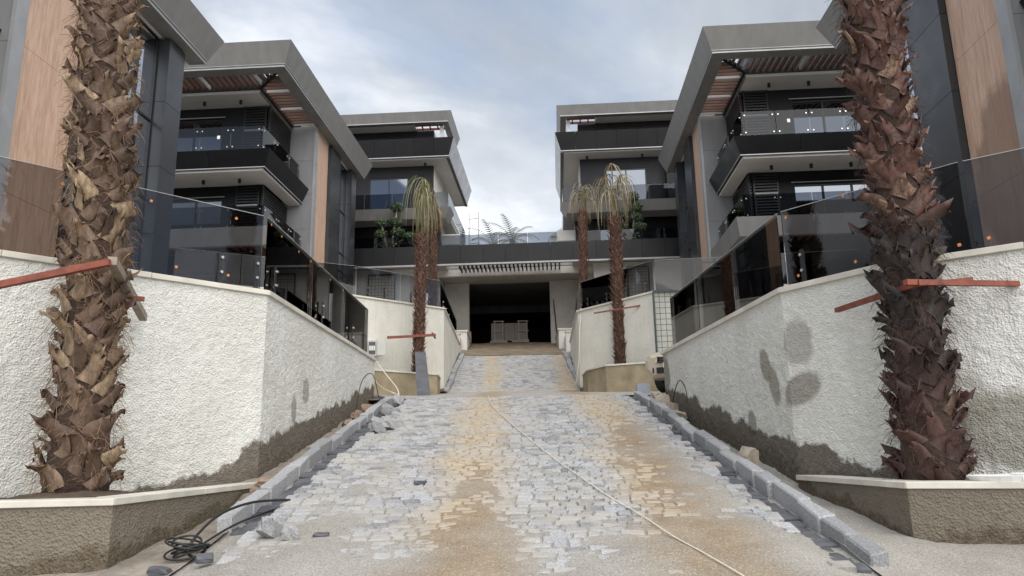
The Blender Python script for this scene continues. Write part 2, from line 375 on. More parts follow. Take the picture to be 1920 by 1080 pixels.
def sandcover(x, y):
    """sand height over the cobble tops: negative = stones stand proud"""
    h = -.020
    h += .026*max(0, min(1, (6.0-y+.9*fbm(x*.9, y*.9, 3))/1.3))
    h += .026*math.exp(-((x-1.55-.02*(8-y))/.30)**2)*max(0, min(1, (11.2-y)/1.5))
    h += .018*math.exp(-((x+1.35)/.22)**2)*max(0, min(1, (9.6-y)/1.2))
    h += .020*math.exp(-((x+.32)/.28)**2)*max(0, min(1, (8.1-y)/1.0))
    h += .014*math.exp(-((x-1.15)/.26)**2)*max(0, min(1, (10.2-y)/1.0))
    return h+.011*fbm(x*2.3, y*2.3, 1)+.005*fbm(x*7, y*7, 5)
def bed(x, y):
    e = max(0, abs(x)-1.78)
    return zr(y)+sandcover(x, y)-min(e*.25, .06)
drive = struct('driveway', grid(frange(-2.14, 2.14, .045), frange(3.2, 13.5, .045), bed), SAN, True)
def low(x, y):      # open ground at the foot of the drive and beside the kerbs
    t = max(0, abs(x)-1.9)
    return zr(y)-.03-.04*min(t, 1)-.13*max(0, min(1, (y-5.2)/1.5))*min(1, t*2.5)+.03*fbm(x*1.2, y*1.2, 9)+.012*fbm(x*6, y*6, 2)
o = struct('sand_apron', grid(frange(-6, 6, .1), frange(-8, 3.24, .12), lambda x, y: zr(y)-.012+.02*fbm(x, y, 4)+.008*fbm(x*5, y*5, 2)), SAN, True)
for nm, xa, xb in (('left', -5.2, -2.12), ('right', 2.12, 5.2)):
    struct('verge_'+nm, grid(frange(xa, xb, .06), frange(3.2, 13.7, .07), lambda x, y: low(x, y)+(.07*max(0, fbm(x*3, y*3, 6)) if y > 7 else 0)), ERT if nm == 'left' else SAN, True)
struct('cross_street', grid(frange(-26, 26, .8), frange(13.45, 23.9, .5), lambda x, y: zr(y)-.004*abs(x)-.02), SAN, True)
upper = struct('upper_drive', grid(frange(-2.14, 2.14, .14), frange(23.75, 31.6, .12), lambda x, y: zr(y)-.018+.012*fbm(x*1.5, y*1.5, 1)), SAN, True)
struct('garage_ramp', grid(frange(-2.3, 2.3, .14), frange(31.45, 39.2, .14), lambda x, y: zr(y)+.0+.04*fbm(x*1.1, y*1.1, 1)), MUD, True)
for sx in (-1, 1):
    xs = sorted((sx*2.12, sx*3.3))
    struct('verge_upper_'+('left' if sx < 0 else 'right'), grid(frange(xs[0], xs[1], .12), frange(23.75, 38.2, .15), lambda x, y: zr(y)+.02+.07*fbm(x*2.5, y*2.5, 6)), ERT, True)
# cobbles
def stone_mesh(k):
    rg = random.Random(100+k); m = MB(); j = lambda s: rg.uniform(-s, s)
    c = [(-.5, -.5), (.5, -.5), (.5, .5), (-.5, .5)]
    lo = [(x, y, -.11) for x, y in c]; mid = [(x*(1+j(.05)), y*(1+j(.08)), -.016+j(.006)) for x, y in c]; hi = [(x*(.84+j(.06)), y*(.74+j(.08)), j(.006)) for x, y in c]
    m.v = lo+mid+hi; m.f = [(8, 9, 10, 11)]+[(i, (i+1) % 4, 4+(i+1) % 4, 4+i) for i in range(4)]+[(4+i, 4+(i+1) % 4, 8+(i+1) % 4, 8+i) for i in range(4)]
    return m
SM = [stone_mesh(k) for k in range(12)]
def rows(ya, yb, xa, xb, rg, step=(.082, .112), wid=(.09, .19)):
    y = ya; res = []
    while y < yb:
        d = rg.uniform(*step); x = xa+rg.uniform(-.08, 0)
        while x < xb:
            wd = rg.uniform(*wid); res.append((x+wd/2, y+d/2+.02*math.sin(x*1.7+y), wd-.008, d-.008, rg.uniform(-.03, .03), rg.uniform(-.008, .006), rg.randrange(12), rg.random(), rg.uniform(-.035, .035), rg.uniform(-.035, .035))); x += wd
        y += d
    return res
rg = random.Random(3)
st = []
for q in rows(3.6, 13.35, -1.86, 1.86, rg):
    x, y = q[0], q[1]
    if sandcover(x, y) > q[5]+.008: continue
    if rg.random() < .02: continue
    st.append(q)
st.sort(key=lambda q: q[1]+60*max(0, sandcover(q[0], q[1])-q[5]+.004))
def stone_matrix(q, tz=0):
    x, y, wd, d, rz, dz, k, r, ta, tb = q
    sl = math.atan((zr(y+.05)-zr(y-.05))/.1)
    return Matrix.Translation((x, y, zr(y)+dz+tz)) @ Euler((sl+ta, tb, rz)).to_matrix().to_4x4() @ Matrix.Diagonal((wd, d, 1, 1))
sme = [m.mesh('cobble', fix=False) for m in SM]
for q in st[:298]:
    o = link('cobble', sme[q[6]], COB, drive); o.matrix_local = stone_matrix(q)
def joined(name, qs, mat, parent):
    m = MB(); m.a = []; m.an = 'rnd'
    for q in qs:
        M = stone_matrix(q); s0 = SM[q[6]]; m.add([M @ Vector(p) for p in s0.v], s0.f); m.a += [q[7]]*len(s0.v)
    o = link(name, m.mesh(name, fix=False), mat, parent); o['kind'] = 'stuff'; return o
joined('cobbles', st[298:], COB, drive)
joined('cobbles', rows(24.0, 31.45, -2.05, 2.05, rg, (.11, .15), (.13, .26)), COF, upper)
gm = [m.mesh('gutter_stone', fix=False) for m in SM[:6]]
for sx in (-1, 1):
    y = 4.7 if sx > 0 else 5.7
    while y < 12.9:
        d = rg.uniform(.10, .17); wd = rg.uniform(.15, .27)
        q = (sx*(1.985-.01*rg.random()), y+d/2, wd, d-.015, rg.uniform(-.25, .25), -.035+rg.uniform(-.02, .015), rg.randrange(6), 0, rg.uniform(-.1, .1), rg.uniform(-.1, .1))
        o = link('gutter_stone', gm[q[6]], GUT, drive); o.matrix_local = stone_matrix(q); y += d
# kerbs
def kerb(name, ya, yb, x, ln=(.32, .62), h=.06, wd=.115, tail=None):
    e = bpy.data.objects.new(name, None); COL.objects.link(e); e['kind'] = 'structure'; y = ya
    path = []
    while y < yb: l = rg.uniform(*ln); path.append((y, min(y+l, yb))); y += l
    for a, b in path:
        m = MB(); j = lambda: rg.uniform(-.016, .016)
        dx = .02*math.sin(a*1.3)+j(); hh = h+j()
        x0, x1 = x-wd/2+dx, x+wd/2+dx
        m.hexa([(x0, a+.006, zr(a)-.22), (x1, a+.006, zr(a)-.22), (x1, b-.006, zr(b)-.22), (x0, b-.006, zr(b)-.22)],
               [(x0+j(), a+.006, zr(a)+hh+j()), (x1+j(), a+.006, zr(a)+hh+j()), (x1+j(), b-.006, zr(b)+hh+j()), (x0+j(), b-.006, zr(b)+hh+j())])
        link('kerb_stone', m.mesh('kerb_stone', bevel=.012), KRB, e)
    if tail:
        for (p, q) in zip(tail, tail[1:]):
            m = MB(); m.bar(p, q, wd, .3); link('kerb_stone', m.mesh('kerb_stone', bevel=.012), KRB, e)
    return e
kerb('kerb_left', 5.75, 13.1, -2.17, tail=[(-2.2, 13.1, 2.46), (-2.42, 13.75, 2.54), (-2.75, 14.2, 2.58), (-3.3, 14.45, 2.58)])
kerb('kerb_right', 4.75, 13.2, 2.17)
kerb('kerb_upper_left', 24.0, 31.4, -2.17, h=.12, wd=.17); kerb('kerb_upper_right', 24.0, 31.6, 2.17, h=.12, wd=.17)
# ------------------------------------------------------------------ retaining walls with coping
def wallthing(name, label, path, zt, base, mat, thick=.24, over=.045, ct=.055, step=.45, coplen=1.35, closed_end=True, cop=COP, fine=None):
    """path: plan points of the visible face, body on the left of travel when thick>0; base(x,y) gives the ground"""
    t = Thing(name, label, 'wall', (path[0][0], path[0][1], base(*path[0])))
    P = [Vector((p[0], p[1])) for p in path]
    def off(i, d):
        a = (P[i]-P[i-1]).normalized() if i > 0 else (P[1]-P[0]).normalized(); b = (P[i+1]-P[i]).normalized() if i < len(P)-1 else a
        na, nb = Vector((-a.y, a.x)), Vector((-b.y, b.x)); n = (na+nb).normalized(); return P[i]+n*d/max(.35, n.dot(na))
    def seq(d):
        res = []
        for i in range(len(P)-1):
            a, b = off(i, d), off(i+1, d); n = max(1, round((P[i+1]-P[i]).length/step))
            for k in range(n): res.append(a.lerp(b, k/n))
        res.append(off(len(P)-1, d)); return res
    sgn0 = 1 if thick > 0 else -1
    if fine:        # coarse thrown render: real relief on the faces the drive sees
        amp, cell, segs = fine; lift = .22 if thick > .22 else (.12 if thick < -.22 else 0)
        for i in segs:
            a, b = off(i, -.012*sgn0), off(i+1, -.012*sgn0); ln = (b-a).length; n = round(ln/cell); d = (b-a)/ln; nr = Vector((d.y, -d.x))*sgn0; m = MB(); m.an = 'hgt'; m.a = []
            zlo = min(base(a.x, a.y), base(b.x, b.y))-.15; nz = round((zt-ct-zlo)/cell)
            for j in range(nz+1):
                z = zlo+(zt-ct-zlo)*j/nz
                for k in range(n+1):
                    p = a+d*ln*k/n; q = Vector((p.x, p.y, z)); e = 0 if k in (0, n) or j == nz else 1
                    f = noise.noise(q*24)*.55+noise.noise(q*47)*.5+noise.noise(q*9)*.35; f = max(f, -.25)
                    m.v.append((p.x+nr.x*amp*f*e, p.y+nr.y*amp*f*e, z)); m.a.append(z-base(p.x, p.y)+(0 if len(segs) < 2 or i == segs[-1] else lift*(min(1, (1-k/n)*ln/.8) if i == segs[-2] else 1)))
            w1 = n+1; m.f = [(j*w1+k, j*w1+k+1, (j+1)*w1+k+1, (j+1)*w1+k) if sgn0 > 0 else (j*w1+k, (j+1)*w1+k, (j+1)*w1+k+1, j*w1+k+1) for j in range(nz) for k in range(n)]
            t.part('render_coat', m, mat, smooth=True, fix=False)
    fo, ba = seq(0), seq(thick); m = MB(); m.an = 'hgt'; m.a = []
    n = len(fo)
    for i in range(n):
        zb = base(fo[i].x, fo[i].y)-.35
        for p, z, hh in ((fo[i], zb, -.35), (fo[i], zt-ct, zt-ct-zb-.35), (ba[i], zt-ct, 5), (ba[i], zb, 5)):
            m.v.append((p.x, p.y, z)); m.a.append(hh)
    for i in range(n-1):
        a, b = 4*i, 4*i+4; m.f += [(a, b, b+1, a+1), (a+1, b+1, b+2, a+2), (a+2, b+2, b+3, a+3)]
    m.f += [(0, 1, 2, 3), (4*n-4, 4*n-1, 4*n-2, 4*n-3)]
    t.part('wall_face', m, mat)
    for i in range(len(P)-1):
        ln = (P[i+1]-P[i]).length; k = max(1, round(ln/coplen)); sg = 1 if thick > 0 else -1
        a0, a1, b0, b1 = off(i, -over*sg), off(i+1, -over*sg), off(i, thick+over*sg*.5), off(i+1, thick+over*sg*.5)
        for q in range(k):
            s0, s1 = q/k, (q+1)/k; g = .0018/ln*1; s0 += g; s1 -= g
            p = [a0.lerp(a1, s0), a0.lerp(a1, s1), b0.lerp(b1, s1), b0.lerp(b1, s0)]
            c = MB(); c.prism([(v.x, v.y) for v in p], zt-ct, zt+rg.uniform(-.002, .002)); t.part('coping_slab', c, COP, bevel=.004)
    return t
CL, CR = 3.4, 3.2
gl = lambda x, y: low(x, y)
LW = [(-8.6, 1.95), (-4.43, 6.24), (-2.70, 8.02), (-2.62, 14.0), (-7.5, 14.9)]
RW = [(9.5, 1.8), (4.17, 5.87), (3.33, 6.51), (2.75, 7.45), (2.48, 12.25), (8.2, 13.0)]
wallthing('retaining_wall', 'white rough-rendered retaining wall left of the driveway, behind the brown palm', LW, CL, gl, STL, .24, fine=(.016, .019, (1, 2)))
wallthing('retaining_wall', 'white rough-rendered retaining wall right of the driveway with dark damp blotches', RW, CR, gl, STR, -.24, fine=(.016, .019, (1, 2, 3)))
LP = [(-6.4, 4.35), (-3.3, 4.93), (-2.62, 5.02), (-2.56, 7.75)]
RP = [(7.0, 4.0), (3.46, 5.22), (2.78, 5.48), (2.70, 7.35)]
def planter(name, label, path, zt, base, thick, mat=CEM, **k): return wallthing(name, label, path, zt, base, mat, thick, .03, .045, .35, 1.6, **k)
planter('planter_wall', 'low brown cement planter with pale coping at the foot of the brown palm', LP, 1.365, gl, .20, fine=(.011, .02, (1, 2)))
planter('planter_wall', 'low brown cement planter with pale coping at the foot of the charred palm', RP, 1.352, gl, -.20, fine=(.011, .02, (1, 2)))
def soil(name, poly, z, seed, bumps):
    xs = [p[0] for p in poly]; ys = [p[1] for p in poly]
    def inside(x, y):
        c = False; n = len(poly)
        for i in range(n):
            (xa, ya), (xb, yb) = poly[i], poly[(i+1) % n]
            if (ya > y) != (yb > y) and x < (xb-xa)*(y-ya)/(yb-ya)+xa: c = not c
        return c
    g = grid(frange(min(xs), max(xs), .07), frange(min(ys), max(ys), .07), lambda x, y: z+.03*fbm(x*3, y*3, seed)+sum(h*math.exp(-((x-a)**2+(y-b)**2)/s**2) for a, b, h, s in bumps))
    g.f = [f for f in g.f if inside(sum(g.v[i][0] for i in f)/4, sum(g.v[i][1] for i in f)/4)]
    struct(name, g, SOI, True)
PLX, PRX = (-3.40, 5.93), (3.16, 5.82)
soil('planter_soil_left', [(-6.3, 4.4), (-3.28, 5.02), (-2.75, 5.1), (-2.7, 7.7), (-4.3, 6.3), (-8, 2.6)], 1.30, 3, [(PLX[0], PLX[1], .10, .5)])
soil('planter_soil_right', [(6.9, 4.1), (3.5, 5.32), (2.9, 5.56), (2.84, 7.3), (3.4, 6.55), (4.2, 5.95), (8, 3)], 1.29, 5, [(PRX[0], PRX[1], .06, .5)])
# terraces behind the near walls
m = MB(); m.prism([(-8.9, 2.2), (-4.6, 6.4), (-2.88, 8.1), (-2.82, 13.8), (-7.5, 14.7), (-16, 15.0), (-16, -2)], -1.5, CL-.06); struct('terrace_left', m, CON, fix=True)
m = MB(); m.prism([(9.7, 2.0), (4.32, 6.05), (3.52, 6.66), (2.98, 7.5), (2.74, 12.05), (8.2, 12.8), (16, 13), (16, -2)], -1.5, CR-.06); struct('terrace_right', m, CON, fix=True)
# upper walls beyond the cross street
gu = lambda x, y: zr(y)
L2 = [(-9.5, 19.2), (-4.69, 21.74), (-2.24, 23.98), (-2.32, 32.2)]
R2 = [(12.0, 19.6), (4.88, 20.69), (4.06, 20.76), (2.09, 23.56), (2.35, 30.4)]
CL2, CR2 = 6.3, 6.05
wallthing('retaining_wall', 'white rendered upper retaining wall left, behind the leaning dark board', L2, CL2, gu, STU, .24, step=1)
wallthing('retaining_wall', 'white rendered upper retaining wall right, behind the car', R2, CR2, gu, STU, -.24, step=1)
planter('planter_wall', 'ochre cement planter below the green-tipped palm, left of upper drive', [(-8, 19.0), (-4.1, 20.95), (-2.30, 22.6), (-2.34, 23.8)], 4.0, gu, .2, plain('ochre_render', (.30, .25, .165), .9, .3, 2, .8, 30, bd=.02))
planter('planter_wall', 'ochre cement planter below the straw-headed palm, right of upper drive', [(9, 20.0), (4.0, 19.95), (2.55, 20.6), (2.14, 21.7), (2.14, 23.2)], 3.95, gu, -.2, MATS['ochre_render'])
m = MB(); m.prism([(-8, 19.1), (-4.15, 21.1), (-2.45, 22.7), (-2.45, 23.75), (-4.8, 21.7), (-9, 19.4)], 3, 3.93); struct('planter_soil_upper_left', m, SOI, fix=True)
m = MB(); m.prism([(9, 20.1), (4.0, 20.1), (2.65, 20.75), (2.28, 21.8), (2.25, 23.2), (4.1, 20.72), (9, 20.4)], 3, 3.88); struct('planter_soil_upper_right', m, SOI, fix=True)
m = MB(); m.prism([(-20, 19.4), (-9.6, 19.4), (-4.8, 22.0), (-2.44, 24.1), (-2.52, 34.3), (-20, 35.5)], 2, CL2-.06); struct('terrace_upper_left', m, CON, fix=True)
m = MB(); m.prism([(20, 19.8), (12, 19.85), (4.9, 20.95), (4.2, 21.0), (2.34, 23.7), (2.55, 33.7), (20, 32.5)], 2, CR2-.06); struct('terrace_upper_right', m, CON, fix=True)
# ------------------------------------------------------------------ villas
def villa(label, uF, vF, zS, sgn):
    T = Thing('villa', label, 'house', (uF+sgn*6, vF+5, zS-8.2), True)
    A = lambda a: uF+sgn*a
    P = lambda a, b, z: (A(a), vF+b, zS+z)
    W = 12
    def bx(m, a0, a1, b0, b1, z0, z1): return m.box(A(a0), A(a1), vF+b0, vF+b1, zS+z0, zS+z1)
    def one(name, mat, a0, a1, b0, b1, z0, z1, parent=None, bevel=0): return T.part(name, bx(MB(), a0, a1, b0, b1, z0, z1), mat, parent, bevel=bevel)
    # roof fascia, leaning outwards
    D, H, I, LB = .32, .81, .42, 10.6
    m = MB(); m.hexa([P(0, 0, 0), P(0, LB, 0), P(I, LB, 0), P(I, I, 0)], [P(-D, -D, H), P(-D, LB+D, H), P(I, LB+D, H), P(I, I, H)]); f1 = T.part('roof_fascia', m, GRY)
    m = MB(); m.hexa([P(0, 0, 0), P(I, I, 0), P(W, I, 0), P(W, 0, 0)], [P(-D, -D, H), P(I, I, H), P(W, I, H), P(W, -D, H)]); f2 = T.part('roof_fascia', m, GRY)
    for z0, z1, o in ((.002, .05, .022), (.085, .105, .018)):
        s = D*z0/H
        m = MB(); bx(m, -o-s, .0-s, -o-s, LB+.01, z0, z1); T.part('fascia_trim', m, ALU, f1)
        m = MB(); bx(m, 0-s, W, -o-s, 0-s, z0, z1); T.part('fascia_trim', m, ALU, f2)
    deck = one('roof_deck', DRK, 1.42, W, 1.46, 4.6, .06, .74)
    one('roof_deck', GRY, I+.004, W, 4.62, LB-.05, .03, .74)
    one('soffit', CEI, I+.003, 1.0, 4.63, LB-.06, -.004, .026)
    # pergola blades round the corner
    k = 0
    a = .58
    while a < 7.5:
        b1 = 1.34 if a > 1.34 else a-.06
        if b1 > .5:
            mt = SLG if (k % 9 == 3 or k == 0) else SLT
            one('slat', mt, a, a+.045, I, b1, .0, .15)
        a += .215; k += 1
    b = .56; k = 0
    while b < 4.5:
        a1 = 1.28 if b > 1.34 else b-.06
        if a1 > .5: one('slat', SLG if k in (5, 11) else SLT, I, a1, b, b+.045, 0, .13)
        b += .235; k += 1
    m = MB(); m.bar(P(I, I, .07), P(1.34, 1.38, .07), .09, .16); T.part('pergola_beam', m, BLK)
    one('pergola_beam', BLK, 1.29, 1.37, 1.385, 4.6, -.04, .17); one('pergola_beam', BLK, 1.372, W, 1.35, 1.43, -.04, .17)
    # upper ceiling with spotlights
    cl = one('ceiling', CEI, 1.40, W, 1.45, 4.58, -.14, .02)
    one('ceiling_edge', GRY, 1.375, 1.398, 1.45, 4.58, -.16, -.0, cl)
    for aa in (2.3, 3.65, 5.0):
        m = MB(); c = P(aa, 1.95, 0); m.tube([(c[0], c[1], zS-.28), (c[0], c[1], zS-.13)], .055, 10); T.part('ceiling_spotlight', m, BLK)
    # storeys
    def storey(zt, zb, bw, win, name):
        wl = MB(); a0, a1, z1 = win
        bx(wl, 1.62, a0, bw, bw+.2, zb, zt); bx(wl, a0+.001, a1, bw, bw+.2, z1, zt); bx(wl, a1+.001, W, bw, bw+.2, zb, zt)
        wo = T.part('front_wall', wl, DRK)
        one('side_wall', DRK, 1.48, 1.615, bw+.1, 4.6, zb, zt)
        fr = MB(); n = 3
        for i in range(n+1): x = a0+(a1-a0)*i/n; bx(fr, x-.035, x+.035, bw+.06, bw+.14, zb, z1)
        bx(fr, a0+.04, a1-.04, bw+.062, bw+.138, z1-.08, z1-.001)
        wd = T.part('window', fr, BLK)
        for i in range(n):
            x, y = a0+(a1-a0)*i/n, a0+(a1-a0)*(i+1)/n; one('pane', WIN, x+.035, y-.035, bw+.09, bw+.11, zb, z1-.08, wd)
        one('window_head', ALU, a0-.1, a1+.1, bw-.025, bw-.002, z1+.03, z1+.06, wo)
        lv = MB(); z = zb+.1
        while z < zt-.08: bx(lv, 1.50, 2.35, bw-.09, bw-.03, z, z+.06); z += .105
        for x in (1.5, 2.3): bx(lv, x, x+.05, bw-.1, bw-.092, zb, zt-.02)
        T.part('louver_screen', lv, BLK)
        one('louver_bar', SLG, 1.52, 2.33, bw-.1, bw-.02, zb+.62*(zt-zb), zb+.62*(zt-zb)+.07)
        lv = MB(); z = zb+.1
        while z < zt-.08: bx(lv, 1.38, 1.44, bw-.1, 4.58, z, z+.06); z += .105
        bx(lv, 1.36, 1.376, bw-.12, bw-.05, zb, zt-.02)
        T.part('louver_screen', lv, BLK)
    storey(-.14, -2.78, 2.5, (3.2, 6.4, -.55), 'upper')
    storey(-3.32, -5.45, 2.25, (2.9, 5.8, -3.75), 'middle')
    # ground storey
    gw = MB(); bx(gw, 1.4, W, 2.6, 2.8, -8.2, -6.05); T.part('front_wall', gw, DRK); one('side_wall', DRK, 1.4, 1.5, 2.81, 4.6, -8.2, -6.05)
    wd = T.part('window', bx(MB(), 2.4, 5.6, 2.54, 2.595, -8.15, -6.3), BLK); one('pane', WIN, 2.5, 3.95, 2.52, 2.537, -8.05, -6.4, wd); one('pane', WIN, 4.05, 5.5, 2.52, 2.537, -8.05, -6.4, wd)
    # upper balcony: dark leaning panels, floor, white underside
    zt, zb, e = -2.65, -3.2, .25
    x = .82; n = 0
    while x < W:
        x1 = min(x+1.9, W); l0 = x-(e if n == 0 else 0)
        m = MB(); m.hexa([P(x+.006, .8, zb), P(x1-.006, .8, zb), P(x1-.006, .95, zb), P(x+(.15 if n == 0 else .006), .95, zb)],
                         [P(l0+.006, .8-e, zt), P(x1-.006, .8-e, zt), P(x1-.006, .95, zt), P(x+(.15 if n == 0 else .006), .95, zt)]); T.part('balcony_panel', m, ANT); x = x1; n += 1
    y = .8; n = 0
    while y < 4.5:
        y1 = min(y+1.9, 4.62); f0 = y-(e if n == 0 else 0)
        m = MB(); m.hexa([P(.82, y+.006, zb), P(.82, y1-.006, zb), P(.97, y1-.006, zb), P(.97, y+(.15 if n == 0 else .006), zb)],
                         [P(.82-e, f0+.006, zt), P(.82-e, y1-.006, zt), P(.97, y1-.006, zt), P(.97, y+(.15 if n == 0 else .006), zt)]); T.part('balcony_panel', m, ANT); y = y1; n += 1
    one('balcony_trim', ALU, .80, W, .785, .80, zb-.035, zb+.0); one('balcony_trim', ALU, .80, .815, .801, 4.6, zb-.035, zb+.0)
    one('balcony_floor', CON, .99, W, .97, 2.49, -3.12, -2.78); one('balcony_floor', CON, .99, 1.37, 2.491, 4.6, -3.12, -2.78)
    one('balcony_underside', CEI, .9, W, .88, 2.24, -3.31, -3.22); one('balcony_underside', CEI, .9, 1.37, 2.241, 4.6, -3.31, -3.22)
    for aa in (2.0, 3.3, 4.6):
        m = MB(); c = P(aa, 1.6, 0); m.tube([(c[0], c[1], zS-3.45), (c[0], c[1], zS-3.312)], .055, 10); T.part('ceiling_spotlight', m, BLK)
    # glass balustrades
    def balus(zb, h, a0, b0, na, wa, nb, wb):
        for i in range(na):
            g = one('glass_panel', GLB, a0+i*wa+.01, a0+(i+1)*wa-.01, b0, b0+.016, zb, zb+h)
            m = MB()
            for xx in (a0+i*wa+.09, a0+(i+1)*wa-.09):
                for z in (zb+.1, zb+h-.14): bx(m, xx-.02, xx+.02, b0-.02, b0-.001, z-.02, z+.02)
            T.part('glass_fixing', m, STE, g)
        for i in range(nb):
            g = one('glass_panel', GLB, a0-.02, a0-.004, b0+.05+i*wb, b0+.05+(i+1)*wb-.02, zb, zb+h)
            m = MB()
            for yy in (b0+.05+i*wb+.1, b0+.05+(i+1)*wb-.1):
                for z in (zb+.1, zb+h-.14): bx(m, a0-.045, a0-.021, vF*0+yy-.02, yy+.02, z-.02, z+.02)
            T.part('glass_fixing', m, STE, g)
    balus(-2.6, .84, .92, .68, 6, 1.08, 3, 1.22)
    one('paper_note', PAP, 2.36, 2.46, .664, .668, -2.2, -2.08)
    balus(-5.40, .8, .75, .72, 6, 1.08, 3, 1.22)
    # lower grey slab with its own pergola edge
    m = MB(); m.hexa([P(.5, .55, -6.03), P(.5, 4.6, -6.03), P(.7, 4.6, -6.03), P(.7, .75, -6.03)], [P(.42, .47, -5.41), P(.42, 4.6, -5.41), P(.7, 4.6, -5.41), P(.7, .75, -5.41)]); T.part('slab_edge', m, GRY)
    m = MB(); m.hexa([P(.5, .55, -6.03), P(.7, .75, -6.03), P(W, .75, -6.03), P(W, .55, -6.03)], [P(.42, .47, -5.41), P(.7, .75, -5.41), P(W, .75, -5.41), P(W, .47, -5.41)]); T.part('slab_edge', m, GRY)
    one('slab', CON, 1.36, W, 1.31, 2.24, -5.8, -5.46)
    one('slab', CON, .705, 1.355, .755, 4.59, -5.6, -5.46); one('slab', CON, 1.356, W, .755, 1.309, -5.6, -5.46)
    b = .9
    while b < 4.5: one('slat', SLT, .705, 1.33, b, b+.05, -6.02, -5.88); b += .26
    a = 1.45
    while a < 7: one('slat', SLT, a, a+.05, .76, 1.29, -6.02, -5.88); a += .26
    one('pergola_beam', BLK, 1.335, W, 1.295, 1.309, -6.06, -5.8)
    # tall side elevation: tiled pier, wood, dark piers, glazing
    z = -8.2; hs = [1.15, 1.4, 1.4, 1.4, 1.4, 1.43]
    for h in hs:
        one('pier_tile', PIE, .44, 1.62, 4.62, 4.86, z+.004, z+h-.004); z += h
    one('edge_trim', ALU, .36, .437, 4.6, 4.88, -8.2, -.01)
    z = -8.2
    for h in (2.73, 2.73, 2.72): one('wood_panel', WOD, .44, .52, 4.89, 6.42, z+.003, z+h-.003); z += h
    z = -8.2
    for h in (1.63,)*5: one('pier_tile', ANP, .30, .8, 6.44, 7.78, z+.005, z+h-.005); z += h
    z = -8.2
    for h in (1.63,)*5: one('pier_tile', ANP, .22, .8, 9.28, 10.0, z+.005, z+h-.005); z += h
    fr = MB(); bs = (7.8, 8.52, 9.26); zs = (-8.2, -6.6, -4.9, -4.1, -2.2, -.04)
    for q in bs: bx(fr, .50, .60, q-.03 if q > 7.9 else q, q+.03 if q < 9.2 else q, zs[0], zs[-1])
    for q in zs: bx(fr, .51, .59, bs[0], bs[-1], q, q+.05)
    wd = T.part('window', fr, BLK)
    for i in range(2):
        for j in range(5): one('pane', WIN2, .54, .57, bs[i]+.03, bs[i+1]-.03, zs[j]+.05, zs[j+1], wd)
    one('inner_wall', DRK, .82, W, 5.2, 10.3, -8.2, .02)
    return T.e
v2l = villa('grey villa with wood-slatted eaves, second on the left, behind two rails', -8.84, 22.4, 14.44, -1)
v2r = villa('grey villa with wood-slatted eaves, second on the right, balcony glass facing the drive', 5.37, 22.4, 14.16, 1)
v1l = copy_tree(v2l); v1l.location = v2l.location+UW(0, -15.9, -2.86)
v1l['label'] = 'nearest villa on the left edge, tan wood panel and tall glazing behind the brown palm'
v1r = copy_tree(v2r); v1r.location = v2r.location+UW(1.95, -15.35, -2.7)
v1r['label'] = 'nearest villa on the right edge, wet tan wood panel behind the charred palm'
for v in (v1l, v1r, v2l, v2r): v['group'] = 'matching grey villas along the drive'
